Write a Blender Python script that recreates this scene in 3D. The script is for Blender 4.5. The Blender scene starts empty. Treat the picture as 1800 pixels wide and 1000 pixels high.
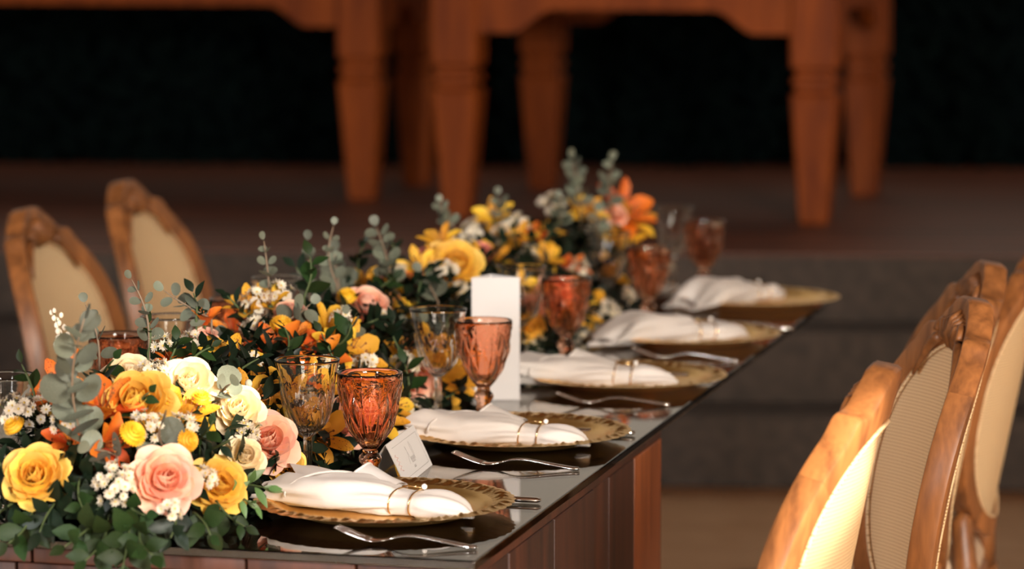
import bpy, bmesh, math, random
from mathutils import Vector, Matrix, Quaternion

random.seed(7)
SC = bpy.context.scene
COL = SC.collection
R = math.radians
PI = math.pi

# ------------------------------------------------------------------ camera
F = 5500.0                       # focal length in pixels of the 1800x1000 frame
TT = 0.76                        # height of the glass table top
CAMZ = TT + 0.725
PITCH = math.atan(598.0 / F)
cam_d = bpy.data.cameras.new('camera')
cam = bpy.data.objects.new('camera', cam_d)
COL.objects.link(cam)
cam.location = (0, 0, CAMZ)
cam.rotation_euler = (PI / 2 - PITCH, 0, 0)
cam_d.sensor_width = 36.0
cam_d.lens = F * 36.0 / 1800.0
cam_d.clip_start = 0.05
cam_d.clip_end = 200
cam_d.dof.use_dof = True
cam_d.dof.focus_distance = 4.16
cam_d.dof.aperture_fstop = 3.6
SC.camera = cam

# ------------------------------------------------------------------ light
world = bpy.data.worlds.new('world')
SC.world = world
world.use_nodes = True
bg = world.node_tree.nodes['Background']
bg.inputs['Color'].default_value = (1.0, 0.85, 0.68, 1)
bg.inputs['Strength'].default_value = 0.48

SUN_TO = Vector((math.cos(R(36)) * 0.80, -math.cos(R(36)) * 0.60, math.sin(R(36)))).normalized()
sun_d = bpy.data.lights.new('sun', 'SUN')
sun_d.energy = 17.0
sun_d.angle = R(0.6)
sun_d.color = (1.0, 0.90, 0.74)
sun = bpy.data.objects.new('sun', sun_d)
sun.rotation_euler = (-SUN_TO).to_track_quat('-Z', 'Y').to_euler()
COL.objects.link(sun)

def area(name, loc, target, sx, sy, watts, colour):
    d = bpy.data.lights.new(name, 'AREA')
    d.shape = 'RECTANGLE'
    d.size = sx
    d.size_y = sy
    d.energy = watts
    d.color = colour
    o = bpy.data.objects.new(name, d)
    o.location = loc
    o.rotation_euler = (Vector(target) - Vector(loc)).to_track_quat('-Z', 'Y').to_euler()
    COL.objects.link(o)
    return o

area('open_side_daylight', (2.1, -1.6, 2.6), (0.1, 5.0, 0.8), 1.6, 1.2, 620, (1.0, 0.91, 0.80))
area('doorway_daylight', (-2.9, -1.2, 1.7), (0.0, 4.6, 0.8), 0.42, 2.3, 270, (0.97, 0.96, 0.97))

SC.view_settings.view_transform = 'Standard'
SC.view_settings.look = 'None'
SC.view_settings.exposure = 0.0
SC.view_settings.gamma = 1.0
SC.view_settings.use_curve_mapping = False

# ------------------------------------------------------------------ geometry of the view, table frame
FWD = Vector((0, math.cos(PITCH), -math.sin(PITCH)))
UPV = Vector((0, math.sin(PITCH), math.cos(PITCH)))
CAMP = Vector((0, 0, CAMZ))

def ray(px, py):
    return FWD * F + Vector((1, 0, 0)) * (px - 900) + UPV * (500 - py)

def at_z(px, py, z):
    r = ray(px, py)
    return CAMP + r * ((z - CAMZ) / r.z)

def at_d(px, py, d):
    r = ray(px, py)
    return CAMP + r * (d / r.y)

YAW = math.atan(1403.0 / math.hypot(F, 598.0))      # the table runs this far to the right of straight ahead
LV = Vector((math.sin(YAW), math.cos(YAW), 0))      # along the table, away from the camera
NV = Vector((-math.cos(YAW), math.sin(YAW), 0))     # across the table, to the left
C0 = at_z(835, 986, TT)                              # near right corner of the glass
TLEN, TWID = 2.80, 1.0

def T(u, v, z=0.0):
    p = C0 + LV * u + NV * v
    return Vector((p.x, p.y, TT + z))

def uv(p):
    q = p - C0
    return q.dot(LV), q.dot(NV)

# ------------------------------------------------------------------ small helpers
def s2l(c):
    return tuple((x / 12.92 if x <= 0.04045 else ((x + 0.055) / 1.055) ** 2.4) for x in c)

def rgb(r, g, b):
    return s2l((r / 255.0, g / 255.0, b / 255.0)) + (1.0,)

def setp(o, label=None, cat=None, group=None, kind=None):
    if label: o['label'] = label
    if cat: o['category'] = cat
    if group: o['group'] = group
    if kind: o['kind'] = kind
    return o

def empty(name, M=None, label=None, cat=None, group=None):
    o = bpy.data.objects.new(name, None)
    o.empty_display_size = 0.02
    COL.objects.link(o)
    if M is not None: o.matrix_world = M
    return setp(o, label, cat, group)

def link(name, me, parent=None, M=None):
    o = bpy.data.objects.new(name, me)
    COL.objects.link(o)
    if parent is not None: o.parent = parent
    if M is not None: o.matrix_local = M
    return o

def mesh(name, verts, faces, mat, smooth=True, uvs=None):
    me = bpy.data.meshes.new(name)
    me.from_pydata([tuple(v) for v in verts], [], faces)
    if smooth:
        me.polygons.foreach_set('use_smooth', [True] * len(me.polygons))
    if mat is not None: me.materials.append(mat)
    me.update()
    return me

def frame(pos, zdir, spin=0.0, scale=1.0):
    q = Vector(zdir).to_track_quat('Z', 'Y')
    return Matrix.Translation(pos) @ q.to_matrix().to_4x4() @ Matrix.Rotation(spin, 4, 'Z') @ Matrix.Scale(scale, 4)

def frame_xy(pos, xdir, scale=1.0):
    """upright frame: local x along xdir (horizontal)"""
    a = math.atan2(xdir.y, xdir.x)
    return Matrix.Translation(pos) @ Matrix.Rotation(a, 4, 'Z') @ Matrix.Scale(scale, 4)

def catmull(keys, s, c=1):
    n = len(keys)
    i = 0
    while i < n - 2 and s > keys[i + 1][0]: i += 1
    p1, p2 = keys[i], keys[i + 1]
    p0, p3 = keys[max(0, i - 1)], keys[min(n - 1, i + 2)]
    h = p2[0] - p1[0]
    q = (s - p1[0]) / h
    m1 = (p2[c] - p0[c]) / max(1e-6, p2[0] - p0[0]) * h
    m2 = (p3[c] - p1[c]) / max(1e-6, p3[0] - p1[0]) * h
    return (2 * q ** 3 - 3 * q * q + 1) * p1[c] + (q ** 3 - 2 * q * q + q) * m1 + (-2 * q ** 3 + 3 * q * q) * p2[c] + (q ** 3 - q * q) * m2

class MB:
    def __init__(self):
        self.v, self.f = [], []
    def add(self, vs, fs):
        n = len(self.v)
        self.v += [Vector(x) for x in vs]
        self.f += [tuple(i + n for i in f) for f in fs]
        return self
    def box(self, x0, x1, y0, y1, z0, z1, bev=0.0):
        if bev <= 0:
            vs = [(x, y, z) for z in (z0, z1) for y in (y0, y1) for x in (x0, x1)]
            return self.add(vs, [(0, 2, 3, 1), (4, 5, 7, 6), (0, 1, 5, 4), (1, 3, 7, 5), (3, 2, 6, 7), (2, 0, 4, 6)])
        bm = bmesh.new()
        bmesh.ops.create_cube(bm, size=1.0, matrix=Matrix.Translation(((x0 + x1) / 2, (y0 + y1) / 2, (z0 + z1) / 2)) @
                              Matrix.Diagonal((x1 - x0, y1 - y0, z1 - z0, 1)))
        bmesh.ops.bevel(bm, geom=bm.edges[:], offset=bev, segments=2, affect='EDGES', profile=0.5)
        bm.verts.index_update()
        r = self.add([v.co.copy() for v in bm.verts], [[v.index for v in f.verts] for f in bm.faces])
        bm.free()
        return r
    def tube(self, pts, rad, n=6, cap=True):
        pts = [Vector(p) for p in pts]
        rr = rad if isinstance(rad, (list, tuple)) else [rad] * len(pts)
        vs, fs = [], []
        a = None
        for i, p in enumerate(pts):
            t = (pts[min(i + 1, len(pts) - 1)] - pts[max(i - 1, 0)])
            t = t.normalized() if t.length > 1e-9 else Vector((0, 0, 1))
            if a is None:
                a = t.orthogonal().normalized()
            else:
                a = (a - t * a.dot(t))
                a = a.normalized() if a.length > 1e-9 else t.orthogonal().normalized()
            b = t.cross(a)
            for k in range(n):
                w = 2 * PI * k / n
                vs.append(p + (a * math.cos(w) + b * math.sin(w)) * rr[i])
        for i in range(len(pts) - 1):
            for k in range(n):
                k2 = (k + 1) % n
                fs.append((i * n + k, i * n + k2, (i + 1) * n + k2, (i + 1) * n + k))
        if cap:
            fs.append(tuple(range(n - 1, -1, -1)))
            m = (len(pts) - 1) * n
            fs.append(tuple(range(m, m + n)))
        return self.add(vs, fs)
    def lathe(self, prof, n=32, disp=None, cap0=False, cap1=False):
        vs, fs = [], []
        for (r, z) in prof:
            for k in range(n):
                w = 2 * PI * k / n
                rr = r + (disp(w, z, r) if disp else 0)
                vs.append((rr * math.cos(w), rr * math.sin(w), z))
        for i in range(len(prof) - 1):
            for k in range(n):
                k2 = (k + 1) % n
                fs.append((i * n + k, i * n + k2, (i + 1) * n + k2, (i + 1) * n + k))
        if cap0: fs.append(tuple(range(n - 1, -1, -1)))
        if cap1:
            m = (len(prof) - 1) * n
            fs.append(tuple(range(m, m + n)))
        return self.add(vs, fs)
    def grid(self, fn, nu, nv, closed_u=False):
        vs = [fn(i / (nu if closed_u else nu - 1), j / (nv - 1)) for j in range(nv) for i in range(nu)]
        fs = []
        for j in range(nv - 1):
            for i in range(nu if closed_u else nu - 1):
                i2 = (i + 1) % nu
                fs.append((j * nu + i, j * nu + i2, (j + 1) * nu + i2, (j + 1) * nu + i))
        return self.add(vs, fs)
    def ball(self, c, r, n=8, m=6, sq=(1, 1, 1)):
        c = Vector(c)
        vs, fs = [], []
        for j in range(m + 1):
            p = PI * j / m
            for k in range(n):
                w = 2 * PI * k / n
                vs.append(c + Vector((r * sq[0] * math.sin(p) * math.cos(w), r * sq[1] * math.sin(p) * math.sin(w), r * sq[2] * math.cos(p))))
        for j in range(m):
            for k in range(n):
                k2 = (k + 1) % n
                fs.append((j * n + k, (j + 1) * n + k, (j + 1) * n + k2, j * n + k2))
        return self.add(vs, fs)
    def me(self, name, mat, smooth=True):
        return mesh(name, self.v, self.f, mat, smooth)

# ------------------------------------------------------------------ materials
def new_mat(name):
    m = bpy.data.materials.new(name)
    m.use_nodes = True
    nt = m.node_tree
    b = nt.nodes['Principled BSDF']
    return m, nt, b

def N(nt, t, **kw):
    n = nt.nodes.new(t)
    for k, v in kw.items(): setattr(n, k, v)
    return n

def plain(name, col, rough=0.5, metal=0.0, **kw):
    m, nt, b = new_mat(name)
    b.inputs['Base Color'].default_value = col
    b.inputs['Roughness'].default_value = rough
    b.inputs['Metallic'].default_value = metal
    for k, v in kw.items(): b.inputs[k].default_value = v
    return m

def ramp(nt, stops):
    r = N(nt, 'ShaderNodeValToRGB')
    e = r.color_ramp.elements
    while len(e) < len(stops): e.new(0.5)
    for i, (p, c) in enumerate(stops):
        e[i].position = p
        e[i].color = c
    return r

def wood(name, dark, light, scale=(1, 1, 1), rough=0.4, axis='Z', bump=0.15):
    m, nt, b = new_mat(name)
    tc = N(nt, 'ShaderNodeTexCoord')
    mp = N(nt, 'ShaderNodeMapping')
    st = {'X': (1.2, 9, 9), 'Y': (9, 1.2, 9), 'Z': (9, 9, 1.2)}[axis]
    mp.inputs['Scale'].default_value = tuple(st[i] * scale[i] for i in range(3))
    oi = N(nt, 'ShaderNodeObjectInfo')
    va = N(nt, 'ShaderNodeVectorMath', operation='ADD')
    sc = N(nt, 'ShaderNodeVectorMath', operation='SCALE')
    cb = N(nt, 'ShaderNodeCombineXYZ')
    for i in range(3): nt.links.new(oi.outputs['Random'], cb.inputs[i])
    nt.links.new(cb.outputs[0], sc.inputs[0]); sc.inputs['Scale'].default_value = 31.0
    nt.links.new(tc.outputs['Object'], mp.inputs['Vector'])
    nt.links.new(mp.outputs['Vector'], va.inputs[0]); nt.links.new(sc.outputs[0], va.inputs[1])
    n1 = N(nt, 'ShaderNodeTexNoise'); n1.inputs['Scale'].default_value = 2.2; n1.inputs['Detail'].default_value = 6; n1.inputs['Distortion'].default_value = 1.4
    n2 = N(nt, 'ShaderNodeTexNoise'); n2.inputs['Scale'].default_value = 14; n2.inputs['Detail'].default_value = 3
    nt.links.new(va.outputs[0], n1.inputs['Vector']); nt.links.new(va.outputs[0], n2.inputs['Vector'])
    mx = N(nt, 'ShaderNodeMath', operation='MULTIPLY_ADD')
    nt.links.new(n2.outputs['Fac'], mx.inputs[0]); mx.inputs[1].default_value = 0.35
    nt.links.new(n1.outputs['Fac'], mx.inputs[2])
    r = ramp(nt, [(0.42, dark), (0.82, light)])
    nt.links.new(mx.outputs[0], r.inputs['Fac'])
    hs = N(nt, 'ShaderNodeHueSaturation')
    mr = N(nt, 'ShaderNodeMapRange'); mr.inputs['To Min'].default_value = 0.85; mr.inputs['To Max'].default_value = 1.15
    nt.links.new(oi.outputs['Random'], mr.inputs['Value']); nt.links.new(mr.outputs[0], hs.inputs['Value'])
    nt.links.new(r.outputs['Color'], hs.inputs['Color'])
    nt.links.new(hs.outputs['Color'], b.inputs['Base Color'])
    b.inputs['Roughness'].default_value = rough
    bp = N(nt, 'ShaderNodeBump'); bp.inputs['Strength'].default_value = bump; bp.inputs['Distance'].default_value = 0.002
    nt.links.new(mx.outputs[0], bp.inputs['Height']); nt.links.new(bp.outputs[0], b.inputs['Normal'])
    return m

def soft(name, col, col2=None, rough=0.6, transl=0.25, vary=0.12, hue=0.01, grad=None, nscale=40.0, spots=None, sheen=0.0):
    """petal or leaf: thin, a little translucent, each copy a little different; grad = second colour towards the tip (local z)"""
    m, nt, b = new_mat(name)
    oi = N(nt, 'ShaderNodeObjectInfo')
    tc = N(nt, 'ShaderNodeTexCoord')
    nz = N(nt, 'ShaderNodeTexNoise'); nz.inputs['Scale'].default_value = nscale; nz.inputs['Detail'].default_value = 3
    nt.links.new(tc.outputs['Object'], nz.inputs['Vector'])
    c2 = col2 or tuple(min(1, x * 0.8) for x in col[:3]) + (1,)
    r = ramp(nt, [(0.35, col), (0.75, c2)])
    nt.links.new(nz.outputs['Fac'], r.inputs['Fac'])
    out = r.outputs['Color']
    if grad:
        gcol, z0, z1 = grad
        sx = N(nt, 'ShaderNodeSeparateXYZ'); nt.links.new(tc.outputs['Object'], sx.inputs[0])
        g = N(nt, 'ShaderNodeMapRange'); g.inputs['From Min'].default_value = z0; g.inputs['From Max'].default_value = z1
        nt.links.new(sx.outputs['Z'], g.inputs['Value'])
        mx = N(nt, 'ShaderNodeMixRGB'); nt.links.new(g.outputs[0], mx.inputs['Fac'])
        nt.links.new(out, mx.inputs['Color1']); mx.inputs['Color2'].default_value = gcol
        out = mx.outputs['Color']
    if spots:
        mp = N(nt, 'ShaderNodeMapping'); mp.inputs['Scale'].default_value = (420, 420, 110)
        nt.links.new(tc.outputs['Object'], mp.inputs['Vector'])
        vo = N(nt, 'ShaderNodeTexVoronoi'); vo.inputs['Scale'].default_value = 1.0
        nt.links.new(mp.outputs[0], vo.inputs['Vector'])
        lt = N(nt, 'ShaderNodeMath', operation='LESS_THAN'); lt.inputs[1].default_value = 0.22
        nt.links.new(vo.outputs['Distance'], lt.inputs[0])
        mx = N(nt, 'ShaderNodeMixRGB'); nt.links.new(lt.outputs[0], mx.inputs['Fac'])
        nt.links.new(out, mx.inputs['Color1']); mx.inputs['Color2'].default_value = spots
        out = mx.outputs['Color']
    hs = N(nt, 'ShaderNodeHueSaturation')
    mr = N(nt, 'ShaderNodeMapRange'); mr.inputs['To Min'].default_value = 1 - vary; mr.inputs['To Max'].default_value = 1 + vary
    nt.links.new(oi.outputs['Random'], mr.inputs['Value']); nt.links.new(mr.outputs[0], hs.inputs['Value'])
    mh = N(nt, 'ShaderNodeMapRange'); mh.inputs['To Min'].default_value = 0.5 - hue; mh.inputs['To Max'].default_value = 0.5 + hue
    nt.links.new(oi.outputs['Random'], mh.inputs['Value']); nt.links.new(mh.outputs[0], hs.inputs['Hue'])
    nt.links.new(out, hs.inputs['Color'])
    nt.links.new(hs.outputs['Color'], b.inputs['Base Color'])
    b.inputs['Roughness'].default_value = rough
    if sheen:
        b.inputs['Coat Weight'].default_value = sheen; b.inputs['Coat Roughness'].default_value = 0.35
    tr = N(nt, 'ShaderNodeBsdfTranslucent'); nt.links.new(hs.outputs['Color'], tr.inputs['Color'])
    ms = N(nt, 'ShaderNodeMixShader'); ms.inputs['Fac'].default_value = transl
    nt.links.new(b.outputs[0], ms.inputs[1]); nt.links.new(tr.outputs[0], ms.inputs[2])
    nt.links.new(ms.outputs[0], nt.nodes['Material Output'].inputs['Surface'])
    return m

def glass(name, col, ior=1.5, rough=0.0, thin=0.0, thin_col=None):
    m, nt, b = new_mat(name)
    b.inputs['Base Color'].default_value = col
    b.inputs['Roughness'].default_value = rough
    b.inputs['IOR'].default_value = ior
    b.inputs['Transmission Weight'].default_value = 1.0
    if thin:
        tr = N(nt, 'ShaderNodeBsdfTransparent'); tr.inputs['Color'].default_value = thin_col or col
        ms = N(nt, 'ShaderNodeMixShader'); ms.inputs['Fac'].default_value = thin
        nt.links.new(b.outputs[0], ms.inputs[1]); nt.links.new(tr.outputs[0], ms.inputs[2])
        nt.links.new(ms.outputs[0], nt.nodes['Material Output'].inputs['Surface'])
    return m

def noisy(name, c1, c2, scale, rough=0.8, bump=0.2, detail=5, stretch=(1, 1, 1), bdist=0.004, lo=0.35, hi=0.7):
    m, nt, b = new_mat(name)
    tc = N(nt, 'ShaderNodeTexCoord')
    mp = N(nt, 'ShaderNodeMapping'); mp.inputs['Scale'].default_value = stretch
    nz = N(nt, 'ShaderNodeTexNoise'); nz.inputs['Scale'].default_value = scale; nz.inputs['Detail'].default_value = detail
    nt.links.new(tc.outputs['Object'], mp.inputs[0]); nt.links.new(mp.outputs[0], nz.inputs['Vector'])
    r = ramp(nt, [(lo, c1), (hi, c2)])
    nt.links.new(nz.outputs['Fac'], r.inputs['Fac']); nt.links.new(r.outputs['Color'], b.inputs['Base Color'])
    b.inputs['Roughness'].default_value = rough
    bp = N(nt, 'ShaderNodeBump'); bp.inputs['Strength'].default_value = bump; bp.inputs['Distance'].default_value = bdist
    nt.links.new(nz.outputs['Fac'], bp.inputs['Height']); nt.links.new(bp.outputs[0], b.inputs['Normal'])
    return m

def cane_mat():
    m, nt, b = new_mat('woven_cane')
    tc = N(nt, 'ShaderNodeTexCoord')
    def wave(axis, sc):
        w = N(nt, 'ShaderNodeTexWave', bands_direction=axis); w.inputs['Scale'].default_value = sc
        nt.links.new(tc.outputs['Object'], w.inputs['Vector']); return w
    a = wave('Y', 62); z = wave('Z', 62)
    mu = N(nt, 'ShaderNodeMath', operation='MULTIPLY')
    nt.links.new(a.outputs['Fac'], mu.inputs[0]); nt.links.new(z.outputs['Fac'], mu.inputs[1])
    r = ramp(nt, [(0.35, rgb(246, 220, 176)), (0.80, rgb(184, 142, 92))])
    nt.links.new(mu.outputs[0], r.inputs['Fac']); nt.links.new(r.outputs['Color'], b.inputs['Base Color'])
    b.inputs['Roughness'].default_value = 0.6
    bp = N(nt, 'ShaderNodeBump'); bp.inputs['Strength'].default_value = 0.4; bp.inputs['Distance'].default_value = 0.001; bp.invert = True
    nt.links.new(mu.outputs[0], bp.inputs['Height']); nt.links.new(bp.outputs[0], b.inputs['Normal'])
    tr = N(nt, 'ShaderNodeBsdfTranslucent'); nt.links.new(r.outputs['Color'], tr.inputs['Color'])
    ms = N(nt, 'ShaderNodeMixShader'); ms.inputs['Fac'].default_value = 0.42
    nt.links.new(b.outputs[0], ms.inputs[1]); nt.links.new(tr.outputs[0], ms.inputs[2])
    nt.links.new(ms.outputs[0], nt.nodes['Material Output'].inputs['Surface'])
    return m

def cloth_mat(name, c):
    m, nt, b = new_mat(name)
    tc = N(nt, 'ShaderNodeTexCoord')
    a = N(nt, 'ShaderNodeTexWave', bands_direction='X'); a.inputs['Scale'].default_value = 260
    z = N(nt, 'ShaderNodeTexWave', bands_direction='Y'); z.inputs['Scale'].default_value = 260
    nt.links.new(tc.outputs['Object'], a.inputs[0]); nt.links.new(tc.outputs['Object'], z.inputs[0])
    ad = N(nt, 'ShaderNodeMath', operation='ADD'); nt.links.new(a.outputs['Fac'], ad.inputs[0]); nt.links.new(z.outputs['Fac'], ad.inputs[1])
    bp = N(nt, 'ShaderNodeBump'); bp.inputs['Strength'].default_value = 0.15; bp.inputs['Distance'].default_value = 0.0006
    nt.links.new(ad.outputs[0], bp.inputs['Height']); nt.links.new(bp.outputs[0], b.inputs['Normal'])
    b.inputs['Base Color'].default_value = c
    b.inputs['Roughness'].default_value = 0.8
    b.inputs['Sheen Weight'].default_value = 0.2
    tr = N(nt, 'ShaderNodeBsdfTranslucent'); tr.inputs['Color'].default_value = c
    ms = N(nt, 'ShaderNodeMixShader'); ms.inputs['Fac'].default_value = 0.2
    nt.links.new(b.outputs[0], ms.inputs[1]); nt.links.new(tr.outputs[0], ms.inputs[2])
    nt.links.new(ms.outputs[0], nt.nodes['Material Output'].inputs['Surface'])
    return m

M = {}
M['chair_wood'] = wood('chair_wood', rgb(86, 50, 26), rgb(150, 94, 50), rough=0.42)
M['chair_seat'] = noisy('seat_fabric', rgb(190, 160, 130), rgb(205, 178, 150), 60, 0.9)
M['cane'] = cane_mat()
M['hall_wood'] = wood('orange_brown_wood', rgb(92, 37, 5), rgb(130, 60, 11), scale=(.5, .5, .5), rough=0.65)
M['hall_wood'].node_tree.nodes['Principled BSDF'].inputs['Specular IOR Level'].default_value = 0.2
M['table_wood'] = wood('dark_red_wood', rgb(30, 13, 8), rgb(70, 34, 19), scale=(.8, .8, .5), rough=0.62)
M['table_wood_lit'] = wood('lit_table_wood', rgb(84, 40, 20), rgb(140, 76, 40), scale=(.8, .8, .5), rough=0.4)  # paler copy of the table wood, painting in light on the end planks
M['glass_top'] = glass('table_glass', (0.60, 0.54, 0.45, 1), 1.5)
M['clear'] = glass('clear_glass', (1.0, 0.99, 0.96, 1), 1.38)
M['amber'] = glass('pink_amber_glass', (0.95, 0.57, 0.42, 1), 1.42)
M['gold'] = plain('gold_plate', (0.95, 0.60, 0.19, 1), 0.30, 0.92)
M['gold_rim'] = noisy('gold_relief', (1.0, 0.66, 0.25, 1), (0.80, 0.46, 0.13, 1), 160, 0.3, 0.5, bdist=0.002)
M['gold_rim'].node_tree.nodes['Principled BSDF'].inputs['Metallic'].default_value = 1.0
M['brass'] = plain('gold_wire', (0.85, 0.58, 0.26, 1), 0.2, 1.0)
M['steel'] = plain('polished_steel', (0.72, 0.68, 0.62, 1), 0.16, 1.0)
M['pearl'] = plain('pearl', (0.85, 0.80, 0.74, 1), 0.2, 0.0, **{'Coat Weight': 0.6})
M['napkin'] = cloth_mat('napkin_cloth', (0.76, 0.70, 0.65, 1))
M['paper'] = plain('white_paper', (0.70, 0.68, 0.66, 1), 0.7)
M['stand_paper'] = plain('matt_off_white_card', (0.56, 0.54, 0.53, 1), 0.8)
M['ink'] = plain('grey_ink', (0.35, 0.33, 0.32, 1), 0.8)
M['pink_ink'] = plain('pink_ink', (0.75, 0.45, 0.40, 1), 0.8)
M['carpet'] = noisy('dark_grey_carpet', rgb(54, 46, 40), rgb(72, 60, 52), 26, 0.95, 0.4)
M['floor'] = noisy('tan_stone', rgb(214, 176, 134), rgb(230, 196, 156), 7, 0.7, 0.2)
M['plank'] = wood('stage_plank', rgb(70, 36, 22), rgb(98, 52, 31), scale=(.3, .3, .3), rough=0.5, axis='X')
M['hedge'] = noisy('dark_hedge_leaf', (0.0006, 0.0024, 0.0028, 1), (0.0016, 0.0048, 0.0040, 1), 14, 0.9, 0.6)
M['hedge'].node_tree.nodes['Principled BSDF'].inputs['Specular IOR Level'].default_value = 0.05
M['sun_mask_roof'] = wood('sun_mask_board', rgb(60, 40, 28), rgb(90, 60, 40), rough=0.7, axis='X')

PET = {
    'yellow': soft('yellow_rose_petal', rgb(246, 200, 76), rgb(238, 180, 52), transl=.28, grad=(rgb(252, 214, 110), .012, .04)),
    'peach': soft('peach_rose_petal', rgb(246, 176, 144), rgb(250, 190, 160), transl=.28, grad=(rgb(253, 212, 188), .012, .04)),
    'cream': soft('cream_rose_petal', rgb(252, 236, 200), rgb(250, 226, 180), transl=.25),
    'pink': soft('pink_rose_petal', rgb(238, 150, 136), rgb(244, 170, 156), transl=.28),
}
LIL = {
    'yellow': (soft('yellow_lily_petal', rgb(234, 176, 48), rgb(224, 160, 36), transl=.25, grad=(rgb(246, 196, 66), .01, .05)),
               soft('yellow_lily_petal_streaked', rgb(232, 172, 46), rgb(222, 150, 34), transl=.25, spots=rgb(160, 84, 24))),
    'orange': (soft('orange_lily_petal', rgb(226, 96, 22), rgb(214, 80, 18), transl=.25, grad=(rgb(238, 124, 40), .01, .05)),
               soft('orange_lily_petal_streaked', rgb(232, 130, 34), rgb(224, 100, 22), transl=.25, spots=rgb(150, 50, 16))),
}
M['aster'] = soft('white_aster_petal', rgb(228, 218, 198), rgb(214, 202, 180), transl=.2, vary=.08)
M['aster_disc'] = plain('aster_disc', rgb(200, 170, 84), 0.8)
M['button'] = soft('yellow_button_petal', rgb(240, 190, 44), rgb(226, 170, 34), transl=.15, nscale=200)
M['euca'] = soft('eucalyptus_leaf', rgb(116, 120, 104), rgb(86, 92, 76), transl=.15, vary=.35, hue=.02, rough=.55)
M['euca_stem'] = plain('eucalyptus_stem', rgb(120, 100, 80), 0.7)
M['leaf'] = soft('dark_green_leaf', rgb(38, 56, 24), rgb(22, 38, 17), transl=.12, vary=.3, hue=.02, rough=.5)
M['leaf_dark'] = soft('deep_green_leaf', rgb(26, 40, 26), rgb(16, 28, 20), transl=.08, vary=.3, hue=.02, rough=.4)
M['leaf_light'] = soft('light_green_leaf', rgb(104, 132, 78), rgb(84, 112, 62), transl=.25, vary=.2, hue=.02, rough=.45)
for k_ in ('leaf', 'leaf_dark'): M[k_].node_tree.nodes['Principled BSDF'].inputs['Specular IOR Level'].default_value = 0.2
M['stem'] = plain('green_stem', rgb(70, 84, 46), 0.7)
M['bud'] = soft('white_bud', rgb(236, 226, 206), rgb(224, 212, 190), transl=.2)
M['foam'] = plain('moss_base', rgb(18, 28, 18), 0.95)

# ------------------------------------------------------------------ the setting
def struct(name, me, parent=None):
    o = link(name, me, parent)
    if parent is None: o['kind'] = 'structure'
    return o

struct('floor', MB().box(-16, 16, -8, 16, -0.1, 0.0).me('floor', M['floor']))

PY = R(-4)                                   # the stage is turned a little
STG = Matrix.Translation((0, 8.53, 0)) @ Matrix.Rotation(PY, 4, 'Z')
stage = empty('floor_stage_steps'); stage['kind'] = 'structure'
for i in range(2):
    o = link('step', MB().box(-9, 9, 0.29 * i, 0.29 * (i + 1) + .01, 0, 0.197 * (i + 1), .008).me('step', M['carpet']), stage)
    o.matrix_local = STG
o = link('riser', MB().box(-9, 9, 0.58, 0.64, 0, 0.584, .006).me('riser', M['carpet']), stage); o.matrix_local = STG
o = link('stage_base', MB().box(-9, 9, 0.641, 7.0, 0, 0.582).me('stage_base', M['carpet'], False), stage); o.matrix_local = STG
for k in range(26):                          # stage boards, running across
    y0 = 0.575 + k * 0.165
    o = link('plank', MB().box(-9, 9, y0, y0 + 0.162, 0.583, 0.59, .002).me('plank', M['plank']), stage)
    o.matrix_local = STG
STAGE_Z = 0.59

# dark hedge behind the stage
hm = MB()
def hedge_pt(a, b):
    x = -9 + 18 * a
    z = 0.55 + 1.15 * b
    y = 4.35 + 0.10 * math.sin(x * 3.1 + 2 * math.sin(z * 2.3)) * math.sin(z * 4.1 + x) + random.uniform(-.07, .07)
    return (x, y, z)
hm.grid(hedge_pt, 150, 30)
rnd = random.Random(3)
for k in range(9000):
    x = rnd.uniform(-6, 6); z = rnd.uniform(.6, 1.7)
    y = 4.28 + rnd.uniform(-.16, .05)
    a = Vector((rnd.uniform(-1, 1), rnd.uniform(-.6, .3), rnd.uniform(-1, .4))).normalized() * .09
    b = a.cross(Vector((0, -1, .3))).normalized() * .035
    c = Vector((x, y, z))
    hm.add([c, c + a * .5 + b, c + a, c + a * .5 - b], [(0, 1, 2, 3)])
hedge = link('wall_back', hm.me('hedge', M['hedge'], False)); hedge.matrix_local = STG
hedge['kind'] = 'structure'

# unseen roof added to hold back the sun, except through two aimed gaps
ROOFZ = 4.6
def roof_hit(p):
    return p + SUN_TO * ((ROOFZ - p.z) / SUN_TO.z)

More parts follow.
